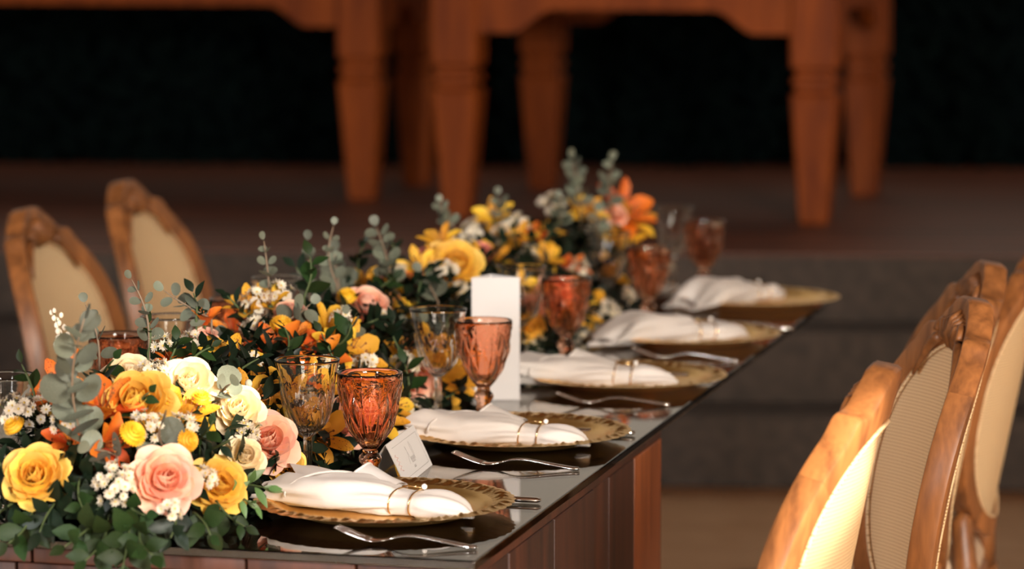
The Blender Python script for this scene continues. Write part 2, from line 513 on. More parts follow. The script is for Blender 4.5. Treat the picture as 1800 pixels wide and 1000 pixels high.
# ------------------------------------------------------------------ the banquet table: plank pedestals under a sheet of glass
tM = Matrix.Translation((C0.x, C0.y, 0)) @ Matrix(((LV.x, NV.x, 0, 0), (LV.y, NV.y, 0, 0), (0, 0, 1, 0), (0, 0, 0, 1)))
table = empty('banquet_table', tM, 'long dark wooden banquet table with a smoked glass sheet on top', 'table')
GT = 0.012
link('glass_top', MB().box(0, TLEN, 0, TWID, TT - GT, TT, .002).me('glass_top', M['glass_top'], False), table)
def pedestal(u0, u1, v0, v1, cuts_u, cuts_v):
    zt = TT - GT - 0.001
    cu = [u0] + cuts_u + [u1]
    cv = [v0] + cuts_v + [v1]
    g = 0.0015
    for i in range(len(cu) - 1):
        d = random.uniform(0, .004)
        for side in (0, 1):
            a, b = (v0 + d, v0 + .022 + d) if side == 0 else (v1 - .022 - d, v1 - d)
            link('plank', MB().box(cu[i] + g, cu[i + 1] - g, a, b, 0, zt - .02, .002).me('plank', M['table_wood_lit' if i == len(cu) - 2 else 'table_wood']), table)
    for i in range(len(cv) - 1):
        d = random.uniform(0, .004)
        for side in (0, 1):
            a, b = (u0 - .001 + d, u0 + .021 + d) if side == 0 else (u1 - .021 - d, u1 + .001 - d)
            link('plank', MB().box(a, b, cv[i] + g + (0.024 if i == 0 else 0), cv[i + 1] - g - (0.024 if i == len(cv) - 2 else 0), 0, zt - .02, .002).me('plank', M['table_wood']), table)
    n = max(2, round((v1 - v0) / .14))
    for i in range(n):
        a = v0 + (v1 - v0) * i / n
        o = MB().box(u0, u1, a + g, a + (v1 - v0) / n - g, zt - .019, zt, .002).me('top_plank', M['table_wood'])
        link('top_plank', o, table)
pedestal(0.012, 1.17, 0.012, 0.985, [0.22, 0.46, 0.70, 0.80, 0.97], [0.29, 0.59, 0.8])
pedestal(1.80, 2.55, 0.30, 0.70, [2.0, 2.2, 2.4], [0.5])

# ------------------------------------------------------------------ tables on the stage
def stage_table(name, corner, width, depth, label):
    """corner: foot of the front right leg"""
    Mx = Matrix.Translation((corner.x, corner.y, STAGE_Z)) @ Matrix.Rotation(-YAW, 4, 'Z')
    t = empty(name, Mx, label, 'table', 'rustic wooden tables on the stage')
    mat = M['hall_wood']
    def leg(x, y):
        prof = [(.042, 0), (.046, .01), (.074, .40), (.077, .415), (.062, .425), (.060, .442), (.072, .450), (.072, .468), (.060, .476), (.060, .492), (.075, .502), (.077, .52), (.077, .81)]
        mb = MB()
        vs, fs = [], []
        for (h, z) in prof:
            c = h * .12
            for (sx, sy) in ((1, -1), (1, 1), (-1, 1), (-1, -1)):
                for (cx, cy) in (((h - c) * sx, h * sy), (h * sx, (h - c) * sy)) if sx * sy > 0 else ((h * sx, (h - c) * sy), ((h - c) * sx, h * sy)):
                    vs.append((x + cx, y + cy, z))
        n = 8
        # order the eight points around
        for i in range(len(prof)):
            ring = vs[i * n:(i + 1) * n]
            ring.sort(key=lambda p: math.atan2(p[1] - y, p[0] - x))
            vs[i * n:(i + 1) * n] = ring
        for i in range(len(prof) - 1):
            for k in range(n):
                fs.append((i * n + k, i * n + (k + 1) % n, (i + 1) * n + (k + 1) % n, (i + 1) * n + k))
        fs.append(tuple(range(n - 1, -1, -1))); fs.append(tuple(range((len(prof) - 1) * n, len(prof) * n)))
        mb.add(vs, fs)
        link('leg', mb.me('leg', mat, False), t)
    xs, ys = (-width, 0), (0, depth)
    for x in xs:
        for y in ys: leg(x, y)
    def apron(p0, p1, horiz):
        # board with a curved bracket at either end
        L = (p1 - p0)
        n = 60
        pts = []
        for i in range(n + 1):
            s = L * i / n
            e = min(s, L - s)
            if e < .13: d = .075
            elif e < .26: d = .075 * (0.5 + 0.5 * math.cos(PI * (e - .13) / .13)) * (1.0 - .12 * math.sin(PI * (e - .13) / .13))
            else: d = 0
            pts.append((p0 + s, .682 - d))
        vs, fs = [], []
        for (s, z) in pts:
            for dy in (-.02, .02):
                for zz in (z, .81):
                    vs.append((s, dy, zz) if horiz else (dy, s, zz))
        for i in range(n):
            a, b = i * 4, i * 4 + 4
            fs += [(a, b, b + 1, a + 1), (a + 2, a + 3, b + 3, b + 2), (a, a + 2, b + 2, b), (a + 1, b + 1, b + 3, a + 3)]
        return MB().add(vs, fs)
    for y in ys:
        o = link('apron', apron(-width + .07, -.07, True).me('apron', mat, False), t); o.location = (0, y - .035 if y == 0 else y + .035, 0)
    for x in xs:
        o = link('apron', apron(.07, depth - .07, False).me('apron', mat, False), t); o.location = (x + (.035 if x == 0 else -.035), 0, 0)
    n = 5
    for i in range(n):
        y0 = -.14 + (depth + .28) * i / n
        link('top_board', MB().box(-width - .14, .14, y0 + .002, y0 + (depth + .28) / n - .002, .811, .85, .004).me('top_board', mat), t)
    return t
stage_table('rustic_table', at_z(1433, 392, STAGE_Z), 1.19, 1.18, 'rustic orange-brown table on the stage with all four tapered legs in view')
stage_table('rustic_table', at_z(640, 350, STAGE_Z), 2.15, 0.70, 'rustic orange-brown table on the stage cut off by the left edge')

# ------------------------------------------------------------------ chairs
def chair_meshes():
    KC, REC = 1.45, math.tan(R(11))
    HW = 0.20
    def P(s, z, off):
        x = -0.215 - REC * (z - .45) + KC * s * s * (1.0 if z > .45 else 1.0)
        nx = Vector((1, -2 * KC * s, REC)).normalized()
        return Vector((x, s, z)) + nx * off
    CZ = 0.705
    def inner(th):
        c, s = math.cos(th), math.sin(th)
        a, b = 0.182, (0.202 if s > 0 else 0.212)
        n = 2.25
        r = (abs(c / a) ** n + abs(s / b) ** n) ** (-1 / n)
        return r
    def width(th):
        s = math.sin(th); dc = abs(((th - PI / 2 + PI) % (2 * PI)) - PI)
        w = 0.033
        if s > 0:
            w += 0.008 * max(0, s) ** 2
            # crest: raised centre with stepped shoulders
            w += 0.016 / (1 + math.exp((dc - 0.30) * 30))
            w += 0.012 / (1 + math.exp((dc - 0.17) * 45))
            w += 0.010 * math.exp(-((dc - 0.50) / .07) ** 2)
        return w
    def ring(t0, t1, n, name, mat, close=False):
        mb = MB()
        prof = [(0, -.012), (.10, -.0165), (.22, -.017), (.85, -.020), (.95, -.0185), (1, -.013), (1, .013), (.95, .0175), (.85, .019), (.22, .016), (.10, .0155), (0, .010)]
        m = len(prof)
        vs, fs = [], []
        for i in range(n + 1):
            th = t0 + (t1 - t0) * i / n
            r0, w = inner(th), width(th)
            for (q, off) in prof:
                r = r0 + w * q
                vs.append(P(r * math.cos(th), CZ + r * math.sin(th), off))
        for i in range(n):
            for k in range(m):
                k2 = (k + 1) % m
                fs.append((i * m + k, i * m + k2, (i + 1) * m + k2, (i + 1) * m + k))
        fs.append(tuple(range(m))); fs.append(tuple(range(n * m + m - 1, n * m - 1, -1)))
        mb.add(vs, fs)
        me = mb.me(name, mat)
        me.set_sharp_from_angle(angle=R(32))
        return me
    W = M['chair_wood']
    d = {}
    d['crest_rail'] = ring(R(42), R(138), 64, 'crest_rail', W)
    d['stile_r'] = ring(R(-58), R(41.97), 40, 'stile', W)
    d['stile_l'] = ring(R(138.03), R(238), 40, 'stile', W)
    d['lower_rail'] = ring(R(238.03), R(301.97), 24, 'lower_rail', W)
    mb = MB()
    def cp(off):
        def f(a, b):
            th = 2 * PI * a
            r = inner(th) * b * 1.015
            return P(r * math.cos(th), CZ + r * math.sin(th), off)
        return f
    mb.grid(cp(.006), 64, 12, True); mb.grid(cp(-.008), 64, 12, True)
    d['cane_panel'] = mb.me('cane_panel', M['cane'])
    # piping around the cane
    mb = MB()
    for off in (.012, -.015):
        pts = []
        for i in range(73):
            th = 2 * PI * i / 72
            r = inner(th) * .992
            pts.append(P(r * math.cos(th), CZ + r * math.sin(th), off))
        mb.tube(pts, .0028, 6, False)
    d['piping'] = mb.me('piping', M['cane'])
    # carving on the front of the crest: central shell and two scrolls
    mb = MB()
    for k in range(-3, 4):
        s0 = k * .010
        pts = [P(s0 * .5, CZ + .195, .022), P(s0, CZ + .215 - abs(k) * .001, .030), P(s0 * 1.5, CZ + .236 - abs(k) * .003, .028), P(s0 * 1.7, CZ + .250 - abs(k) * .005, .018)]
        mb.tube(pts, [.004, .0065, .006, .003], 7)
    for sg in (-1, 1):
        pts, rad = [], []
        for i in range(26):
            q = i / 25
            a = q * 3.6 * PI / 2
            rr = .020 * (1 - .75 * q)
            pts.append(P(sg * (.052 + rr * math.cos(a)), CZ + .213 + rr * math.sin(a), .024)); rad.append(.0062 * (1 - .4 * q))
        mb.tube(pts, rad, 7)
        pts = [P(sg * (.06 + .012 * i), CZ + .200 - .0045 * i * i * .55 + .004, .022) for i in range(6)]
        mb.tube(pts, [.008, .009, .0085, .007, .005, .003], 7)
    d['crest_carving'] = mb.me('crest_carving', W)
    mb = MB()
    def seat(a, b):
        x = -.22 + .44 * a; w = .205 + .04 * a
        return x, w
    # seat frame and cushion
    out = []
    n = 48
    for i in range(n):
        th = 2 * PI * i / n
        c, s = math.cos(th), math.sin(th)
        k = (abs(c) ** 3.2 + abs(s) ** 3.2) ** (-1 / 3.2)
        x = -.032 + .19 * c * k
        y = (.225 + .03 * c) * s * k
        out.append((x, y))
    def loft(levels):
        m = MB(); vs, fs = [], []
        for (z, q) in levels:
            vs += [(x * q, y * q, z) for (x, y) in out]
        for j in range(len(levels) - 1):
            for i in range(n):
                fs.append((j * n + i, j * n + (i + 1) % n, (j + 1) * n + (i + 1) % n, (j + 1) * n + i))
        fs.append(tuple(range(n - 1, -1, -1))); fs.append(tuple(range((len(levels) - 1) * n, len(levels) * n)))
        return m.add(vs, fs)
    d['seat_rail'] = loft([(.330, .96), (.335, 1), (.388, 1.0), (.395, .985)]).me('seat_rail', W)
    d['seat_cushion'] = loft([(.39, .95), (.412, .97), (.430, .93), (.443, .80), (.448, .5), (.449, .1)]).me('seat_cushion', M['chair_seat'])
    legs = []
    for sg in (-1, 1):
        pts = [(.125, sg * .20, .37), (.128, sg * .205, .30), (.13, sg * .207, .15), (.128, sg * .206, 0)]
        legs.append(MB().tube(pts, [.028, .026, .020, .014], 12).me('leg', W))
        pts = [(-.20, sg * .185, .37), (-.205, sg * .187, .22), (-.235, sg * .192, .10), (-.27, sg * .195, 0)]
        legs.append(MB().tube(pts, [.026, .024, .020, .016], 12).me('leg', W))
    d['legs'] = legs
    posts = []
    for sg in (-1, 1):
        pts = [(-.20, sg * .165, .37), (-.203, sg * .155, .43), P(sg * .145, .50, 0), P(sg * .130, .53, 0)]
        posts.append(MB().tube(pts, [.024, .021, .018, .012], 10).me('post', W))
    d['posts'] = posts
    return d
CH = chair_meshes()
def chair(pos, facing, label):
    """pos: point on the floor under the middle of the crest; facing: direction the chair looks"""
    f = Vector((facing.x, facing.y, 0)).normalized()
    foot = pos + f * (0.215 + math.tan(R(11)) * (0.97 - .45))
    a = math.atan2(f.y, f.x)
    t = empty('dining_chair', Matrix.Translation((foot.x, foot.y, 0)) @ Matrix.Rotation(a, 4, 'Z'), label, 'chair', 'cane-backed chairs around the table')
    for k in ('crest_rail', 'lower_rail', 'seat_rail', 'seat_cushion'):
        o = link(k, CH[k], t)
        if k == 'crest_rail': link('crest_carving', CH['crest_carving'], o)
    for k in ('stile_r', 'stile_l'): link('stile', CH[k], t)
    o = link('cane_panel', CH['cane_panel'], t); link('piping', CH['piping'], o)
    for l in CH['legs']: link('leg', l, t)
    for l in CH['posts']: link('back_post', l, t)
    return t
CTOP = 0.98
def rot(v, deg):
    a = R(deg)
    return Vector((v.x * math.cos(a) - v.y * math.sin(a), v.x * math.sin(a) + v.y * math.cos(a), 0))
chair(at_z(1556, 634, CTOP), rot(NV, 0), 'cane-back wooden chair seen from behind, nearest on the right, its cane brightly lit')
chair(at_z(1716, 519, CTOP), rot(NV, 20), 'cane-back wooden chair with carved crest behind the nearest right-hand chair')
chair(at_z(1744, 456, CTOP), rot(NV, 18), 'cane-back chair on the right with only its crest showing')
chair(at_z(1838, 418, CTOP), rot(NV, 0), 'cane-back wooden chair cut off by the right edge of the picture')
chair(at_z(42, 362, CTOP), rot(-NV, 0), 'cane-back wooden chair at the far left edge, across the table')
chair(at_z(214, 314, CTOP), rot(-NV, 0), 'cane-back wooden chair across the table, second from the left edge')

# ------------------------------------------------------------------ goblets
def tri(x):
    x = x % 1.0
    return 1 - abs(2 * x - 1)
def amber_mesh():
    H = .16
    def out_r(z):
        pts = [(.058, .0095), (.062, .013), (.068, .0185), (.078, .0258), (.090, .0315), (.105, .0365), (.122, .0398), (.140, .0413), (.152, .0413), (.160, .0412)]
        for i in range(len(pts) - 1):
            if z <= pts[i + 1][0]:
                q = (z - pts[i][0]) / (pts[i + 1][0] - pts[i][0]); return pts[i][1] + q * (pts[i + 1][1] - pts[i][1])
        return pts[-1][1]
    def disp(w, z, r):
        if z < .060 or z > .150: return 0
        q = (z - .060) / .088
        u = w / (2 * PI) * 10
        h = min(tri(u + q * 1.7), tri(u - q * 1.7))
        f = min(1, (z - .060) / .010) * min(1, max(0, (.149 - z) / .012))
        return -.0040 * (1 - h) * f * (r / .04)
    prof = [(0.0004, .0), (.030, .0), (.0335, .0015), (.034, .004), (.030, .0075), (.020, .011), (.013, .015), (.0105, .022), (.0100, .030), (.0108, .036), (.0138, .041), (.0145, .0445), (.0135, .048), (.0098, .052), (.0092, .056)]
    nz = 84
    prof += [(out_r(.058 + (.160 - .058) * i / nz), .058 + (.160 - .058) * i / nz) for i in range(nz + 1)]
    inn = [(.0402, .1606), (.0390, .1598)]
    for i in range(1, 22):
        z = .1598 - (.1598 - .072) * i / 22
        inn.append((max(.002, out_r(z) - .0042 - .004 * (i / 22) ** 3), z))
    inn += [(.008, .0685), (.0004, .0672)]
    return MB().lathe(prof + inn, 200, disp).me('goblet_amber', M['amber'])
def clear_mesh():
    pts = [(.074, .0055), (.079, .0105), (.086, .0190), (.095, .0258), (.108, .0305), (.126, .0338), (.146, .0362), (.162, .0388), (.171, .0408), (.178, .0428)]
    def out_r(z):
        for i in range(len(pts) - 1):
            if z <= pts[i + 1][0]:
                q = (z - pts[i][0]) / (pts[i + 1][0] - pts[i][0]); return pts[i][1] + q * (pts[i + 1][1] - pts[i][1])
        return pts[-1][1]
    def disp(w, z, r):
        if z < .02: return 0
        if z < .072: return .0005 * math.cos(8 * w)
        f = min(1, (z - .072) / .008) * min(1, max(0, (.155 - z) / .03))
        return .0022 * abs(math.sin(9 * (w + 9 * (z - .07)))) * f - .0009 * f
    prof = [(.0004, 0), (.031, 0), (.0345, .001), (.035, .003), (.026, .0055), (.013, .009), (.0072, .014), (.0058, .022), (.0052, .035), (.0052, .055), (.0054, .068)]
    nz = 40
    prof += [(out_r(.074 + .104 * i / nz), .074 + .104 * i / nz) for i in range(nz + 1)]
    inn = [(.0418, .1786), (.0408, .178)]
    for i in range(1, 24):
        z = .178 - (.178 - .088) * i / 24
        inn.append((max(.002, out_r(z) - .0019 - .002 * (i / 24) ** 3), z))
    inn += [(.012, .0855), (.0004, .0842)]
    return MB().lathe(prof + inn, 90, disp).me('goblet_clear', M['clear'])
AMB, CLR = amber_mesh(), clear_mesh()
ORD = ['nearest', 'second nearest', 'third nearest', 'fourth nearest', 'farthest']
def goblet(me, name, p, label, group):
    o = link(name, me); o.location = (p.x, p.y, TT + .0005); o.rotation_euler = (0, 0, random.uniform(0, 6))
    k = 1.06 if me is AMB else 1.02
    o.scale = (k, k, 1)
    setp(o, label, 'goblet', group)
apx = [(650, 655), (850, 563), (995, 488), (1140, 434), (1238, 388)]
cpx = [(540, 632), (770, 543), (916, 468), (1068, 408), (1184, 364)]
for i in range(5):
    goblet(AMB, 'amber_goblet', at_z(*apx[i], TT + .16), 'diamond-cut pink amber glass goblet, %s on the right side of the table' % ORD[i], 'pink amber goblets')
    goblet(CLR, 'clear_goblet', at_z(*cpx[i], TT + .178), 'clear glass goblet with twisted flutes, %s on the right side of the table' % ORD[i], 'clear goblets')
goblet(AMB, 'amber_goblet', at_z(208, 588, TT + .16), 'pink amber goblet half hidden behind the near eucalyptus, far side', 'pink amber goblets')
goblet(CLR, 'clear_goblet', at_z(298, 556, TT + .178), 'clear goblet rim in front of the second left chair', 'clear goblets')
goblet(CLR, 'clear_goblet', at_z(6, 660, TT + .178), 'clear goblet cut off by the left edge of the picture', 'clear goblets')
goblet(CLR, 'clear_goblet', at_z(488, 488, TT + .178), 'clear goblet across the garland behind the tall thin eucalyptus sprig', 'clear goblets')
goblet(AMB, 'amber_goblet', at_z(415, 525, TT + .16), 'pink amber goblet across the garland, just its rim showing', 'pink amber goblets')

# ------------------------------------------------------------------ chargers, napkins, cutlery
def plate_meshes():
    well = [(.0004, .004), (.115, .004), (.122, .0045), (.130, .009), (.137, .013), (.142, .0138)]
    bot = [(.142, .0118), (.128, .007), (.112, .001), (.0004, .001)]
    w = MB().lathe(well, 96).lathe(bot, 96).me('plate_well', M['gold'])
    mb = MB()
    def rim(a, b):
        th = 2 * PI * a
        r = .1385 + .0275 * b
        lobes = 44
        s = abs(math.sin(th * lobes / 2))
        if b > .75: r += .0028 * s * (b - .75) * 4
        z = .0132 + .0035 * b
        z += math.sin(PI * min(1, b * 1.02)) * (.0019 * s + .0009 * math.sin(th * 88 + 6 * b) + .0010 * math.sin(th * 31 + b * 9) + .0016)
        return (r * math.cos(th), r * math.sin(th), z)
    mb.grid(rim, 352, 9, True)
    def under(a, b):
        th = 2 * PI * a
        s = abs(math.sin(th * 22))
        r = .166 + .0028 * s - .028 * b
        return (r * math.cos(th), r * math.sin(th), .0165 - .005 * b)
    mb.grid(under, 352, 3, True)
    return w, mb.me('beaded_rim', M['gold_rim'])
PW, PR = plate_meshes()

def napkin_mesh(seed, bulge=1.0, closed=False):
    rr = random.Random(seed)
    L = .265
    keys = [  # s, half width, height, y shift
        (0, .050, .044, .006), (.05, .052, .045, .005), (.12, .051, .044, .003), (.25, .047, .043, 0), (.42, .041, .042, -.002), (.55, .034, .037, -.002),
        (.62, .027, .031, 0), (.68, .0255, .029, 0), (.72, .026, .029, 0), (.78, .030, .029, .001), (.87, .026, .026, .003), (.95, .015, .018, .004), (1.0, .003, .006, .004)]
    if closed: keys = [(0, .036, .010, .006), (.06, .046, .026, .005), (.14, .051, .042, .003), (.22, .050, .049, .001)] + keys[4:]
    def at(s):
        return [catmull(keys, s, c) for c in (1, 2, 3)]
    ph = [rr.uniform(0, 6) for _ in range(8)]
    nA = 40
    def fn(a, b):
        th = 2 * PI * a
        w, h, sh = at(b)
        if b < .6: h *= bulge
        c, s = math.cos(th), math.sin(th)
        k = (abs(c) ** 2.6 + abs(s) ** 2.6) ** (-1 / 2.6)
        open_ = max(0, 1 - b / .5)
        fold = .0050 * math.sin(3 * th + ph[0] + b * 4) * open_ + .0045 * math.sin(8 * th + ph[1] - b * 7) * open_ ** 2.5
        fold += .0024 * math.sin(5 * th + ph[2] + b * 12) * (1 if b > .3 else .5)
        # diagonal folds that run to the ring
        fold += .0030 * math.sin(9 * th + ph[3] + 16 * b) * math.exp(-((b - .55) / .14) ** 2)
        fold += .0026 * math.sin(6 * th + ph[4]) * math.exp(-((b - .82) / .10) ** 2)
        if b > .97: fold *= .3
        if .60 < b < .74: fold *= .35
        y = (w * k + fold) * c + sh
        z = h / 2 + (h / 2 * k + fold * .9) * s
        if s < 0: z = max(z, .0)
        x = L * b + (.014 * math.sin(2 * th + ph[5]) + .008 * math.sin(5 * th + ph[6]) - .018 * (s < -.2)) * max(0, 1 - b / .14)
        return (x, y, max(z, .0002))
    mb = MB().grid(fn, nA, 56, True)
    # inside of the open end: layers
    def lay(q):
        def f(a, b):
            th = 2 * PI * a
            w, h, sh = at(.02)
            c, s = math.cos(th), math.sin(th)
            k = (abs(c) ** 2.4 + abs(s) ** 2.4) ** (-1 / 2.4)
            rr2 = q * (1 + .10 * math.sin(4 * th + ph[7]))
            return (-.012 + (.05 if closed else 0) + .02 * (1 - q) + .07 * b + .007 * math.sin(5 * th + ph[6]) * (1 - b), w * k * c * rr2 * (1 - .25 * b) + sh, max(.0003, .018 * bulge + .016 * bulge * k * s * rr2 * (1 - .2 * b)))
        return f
    for q_ in ((.35,) if closed else (.84, .64, .44, .22)): mb.grid(lay(q_), 36, 4, True)
    return mb.me('napkin_roll', M['napkin'])
def flap_mesh():
    mb = MB()
    A, B = Vector((.158, .016, .027)), Vector((.092, .044, .036))
    ax = (B - A).normalized()
    e1 = ax.cross(Vector((0, 0, 1))).normalized(); e2 = e1.cross(ax)
    def shell(k, s0):
        def fn(a, b):
            th = 2 * PI * a
            q = s0 + (1 - s0) * b
            r = (.0095 + .0055 * q + .0010 * math.sin(3 * th + 4 * q)) * k
            p = A + (B - A) * q + ax * (.004 * math.sin(2 * th + 1)) * q
            return p + e1 * (r * 1.15 * math.cos(th)) + e2 * (r * math.sin(th))
        return fn
    mb.grid(shell(1, 0), 26, 12, True)
    mb.grid(shell(.86, .5), 26, 6, True)
    # lacy hem around the open end
    pts = [shell(1.0, 0)(i / 26, 1.0) for i in range(27)]
    mb.tube(pts, .0016, 5, False)
    return mb.me('napkin_flap', M['napkin'])
def hem_mesh(seed):
    # stitched hem: a raised seam wrapping the roll at a slant
    pts = []
    for i in range(25):
        th = -.15 + (PI + .3) * i / 24
        pts.append((.060 + .03 * math.cos(th), .053 * math.cos(th), .021 + .0225 * math.sin(th) + .001))
    return MB().tube(pts, .0016, 5).me('napkin_hem', M['napkin'])
def ring_meshes():
    mb = []
    for x in (.163, .191):
        pts = []
        for i in range(33):
            th = 2 * PI * i / 32
            c, s = math.cos(th), math.sin(th)
            k = (abs(c) ** 2.6 + abs(s) ** 2.6) ** (-1 / 2.6)
            pts.append((x + .002 * s, .0285 * k * c, .0156 + .0158 * k * s))
        mb.append(MB().tube(pts, .0011, 6, False).me('ring_wire', M['brass']))
    pts = [(.163, .010, .0325), (.177, .009, .0340), (.191, .008, .0325)]
    bar = MB().tube(pts, .0012, 6).me('ring_bridge', M['brass'])
    pl = MB().ball((.196, .006, .0348), .0038, 12, 8).me('pearl', M['pearl'])
    return mb, bar, pl
RW, RB, RP = ring_meshes()
FLAP = flap_mesh()

def fork_mesh():
    L = .195
    # centre line height and half width along the length; tip of tines at s=0
    zk = [(0, .020), (.12, .0115), (.25, .0050), (.35, .0060), (.47, .0118), (.57, .0125), (.75, .0080), (.95, .0030), (1, .0028)]
    wk = [(0, .0105), (.2, .0118), (.28, .0120), (.33, .0090), (.38, .0040), (.45, .0029), (.6, .0032), (.75, .0042), (.9, .0062), (.97, .0060), (1, .0030)]
    def ev(k, s):
        return catmull(k, s)
    def strip(s0, s1, n, wfun, cen, th):
        m = MB(); vs, fs = [], []
        for i in range(n + 1):
            s = s0 + (s1 - s0) * i / n
            z, w, c = ev(zk, s), wfun(s), cen(s)
            t = th(s)
            for (a, b) in ((-1, -.3), (-.6, -1), (.6, -1), (1, -.3), (1, .3), (.6, 1), (-.6, 1), (-1, .3)):
                vs.append((L * s, c + w * a, z + t * b))
        for i in range(n):
            for k in range(8):
                fs.append((i * 8 + k, i * 8 + (k + 1) % 8, i * 8 + 8 + (k + 1) % 8, i * 8 + 8 + k))
        fs.append(tuple(range(8))); fs.append(tuple(range(n * 8 + 7, n * 8 - 1, -1)))
        return m.add(vs, fs)
    head = strip(.235, 1, 44, lambda s: ev(wk, s), lambda s: 0, lambda s: .0012 + .0012 * max(0, min(1, (s - .35) / .4)))
    tines = []
    for k in range(4):
        o = (k - 1.5) * .0064
        tines.append(strip(0, .245, 12, lambda s: .0009 + .0011 * min(1, s / .08), lambda s, o=o: o, lambda s: .0006 + .0006 * min(1, s / .1)))
    return head.me('fork_handle', M['steel']), [t.me('tine', M['steel']) for t in tines]
FH, FT = fork_mesh()
def knife_mesh():
    h = MB(); vs, fs = [], []
    for (x, w, t) in [(0, .004, .002), (.004, .008, .0035), (.03, .0080, .0038), (.08, .0065, .0034), (.098, .0055, .003), (.1, .004, .002)]:
        for i in range(10):
            a = 2 * PI * i / 10
            vs.append((x, w * math.cos(a), .0042 + t * math.sin(a)))
    for j in range(5):
        for i in range(10): fs.append((j * 10 + i, j * 10 + (i + 1) % 10, j * 10 + 10 + (i + 1) % 10, j * 10 + 10 + i))
    fs.append(tuple(range(10))); fs.append(tuple(range(59, 49, -1)))
    h.add(vs, fs)
    b = MB()
    def bl(a, s):
        x = .098 + .12 * s
        w = .0095 * (1 - .8 * max(0, (s - .75) / .25) ** 2)
        th = 2 * PI * a
        return (x, w * math.cos(th) + .002, .0042 + .0008 * math.sin(th))
    b.grid(bl, 12, 14, True)
    return h.me('knife_handle', M['steel']), b.me('blade', M['steel'])
KH, KB = knife_mesh()

plates = [(676, 884), (908, 760), (1100, 662), (1210, 588), (1330, 524)]
forks = [((592, 926), (838, 962)), ((797, 795), (1018, 824)), ((978, 691), (1178, 711)), ((1112, 613), (1298, 634)), ((1240, 560), (1395, 577))]
knives = [(950, 880), (1116, 761), (1252, 662), (1385, 578), (1440, 512)]
naps = [((500, 862), (830, 890)), ((738, 752), (1036, 766)), ((905, 655), (1192, 660)), ((1062, 590), (1318, 578)), ((1178, 532), (1412, 505))]
EDGE = ['at the near corner', 'at the second place setting', 'at the third place setting', 'at the fourth place setting', 'at the far end']
for i in range(5):
    pc = at_z(*plates[i], TT + .012)
    t = empty('charger_plate', Matrix.Translation((pc.x, pc.y, TT + .0005)) @ Matrix.Rotation(random.uniform(0, 6), 4, 'Z'),
              'round gold charger plate with beaded rim %s' % EDGE[i], 'plate', 'gold charger plates')
    link('plate_well', PW, t); link('beaded_rim', PR, t)
    a = at_z(*naps[i][0], TT + .022); b = at_z(*naps[i][1], TT + .022)
    dirv = (b - a); sc = dirv.length / .265
    # keep it near the plate axis and lay it on the plate
    mid = (a + b) / 2
    dirn = Vector((dirv.x, dirv.y, 0)).normalized()
    sc = min(max(sc, .9), 1.08)
    st = mid - dirn * .1325 * sc
    nx = frame_xy(Vector((st.x, st.y, TT + .0055)), dirn, sc)
    t = empty('napkin', nx, 'white cloth napkin rolled to a point on the gold plate %s' % EDGE[i], 'napkin', 'rolled white napkins')
    link('napkin_roll', napkin_mesh(20 + i, 1.0 if i < 3 else 1.1, i >= 3), t)
    if i < 3: link('napkin_hem', hem_mesh(i), t)
    if i < 3: link('napkin_flap', FLAP, t)
    t = empty('napkin_ring', nx, 'thin double gold wire ring with a pearl on the napkin %s' % EDGE[i], 'napkin ring', 'gold napkin rings')
    for w in RW: link('ring_wire', w, t)
    link('ring_bridge', RB, t); link('pearl', RP, t)
    a = at_z(*forks[i][0], TT + .018); b = at_z(*forks[i][1], TT + .003)
    d = Vector((b.x - a.x, b.y - a.y, 0))
    t = empty('fork', frame_xy(Vector((a.x, a.y, TT + .0005)), d, min(1.1, max(.85, d.length / .195))),
              'silver fork lying beside the gold plate %s' % EDGE[i], 'fork', 'silver forks')
    link('fork_handle', FH, t)
    for m_ in FT: link('tine', m_, t)
    e = at_z(*knives[i], TT + .004)
    t = empty('table_knife', frame_xy(Vector((e.x, e.y, TT + .0005)), rot(NV, -2)), 'silver knife handle showing past the gold plate %s' % EDGE[i], 'knife', 'silver knives')
    link('knife_handle', KH, t); link('blade', KB, t)

# ------------------------------------------------------------------ place card and menu stand
ra, rb = at_z(677, 783, TT + .056), at_z(726, 747, TT + .056)
rd = Vector((rb.x - ra.x, rb.y - ra.y, 0)); CL = rd.length
card = empty('place_card', frame_xy(Vector((ra.x, ra.y, TT + .0005)), rd), 'small white tent-fold place card with grey script and thin border', 'place card')
def panel(x0, x1, sgn, thick=.0006):
    m = MB()
    def f(off):
        return lambda a, b: (x0 + (x1 - x0) * a, sgn * (.0005 + .027 * b + .004 * math.sin(PI * b) * (1 if sgn > 0 else .2)) + sgn * off, .056 * (1 - b) + off * .4)
    m.grid(f(0), 2, 9); m.grid(f(-thick), 2, 9)
    return m
fp = link('front_panel', panel(0, CL, -1).me('front_panel', M['paper']), card)
link('back_panel', panel(0, CL, 1).me('back_panel', M['paper']), card)
def onface(x, q, lift=.0007):        # q from ridge (0) to foot (1)
    n = Vector((0, -.056, .027)).normalized()
    return Vector((x, -(.0005 + .027 * q + .0008 * math.sin(PI * q)), .056 * (1 - q))) + n * lift
def ink(name, strokes, rad, mat):
    m = MB()
    for s in strokes: m.tube([onface(*p) for p in s], rad, 4)
    link(name, m.me(name, mat), fp)
bx0, bx1 = CL * .10, CL * .93
ink('border_line', [[(bx0, .14), (bx1, .14)], [(bx0, .88), (bx1, .88)], [(bx1, .14), (bx1, .88)]], .00015, M['ink'])
x = CL * .40
tall = [(x + .010 * math.sin(t * 1.2) * (.3 if t > 2 else .5) + .003 * t, .66 - .40 * math.sin(PI * t / 5.2)) for t in [k * .26 for k in range(21)]]
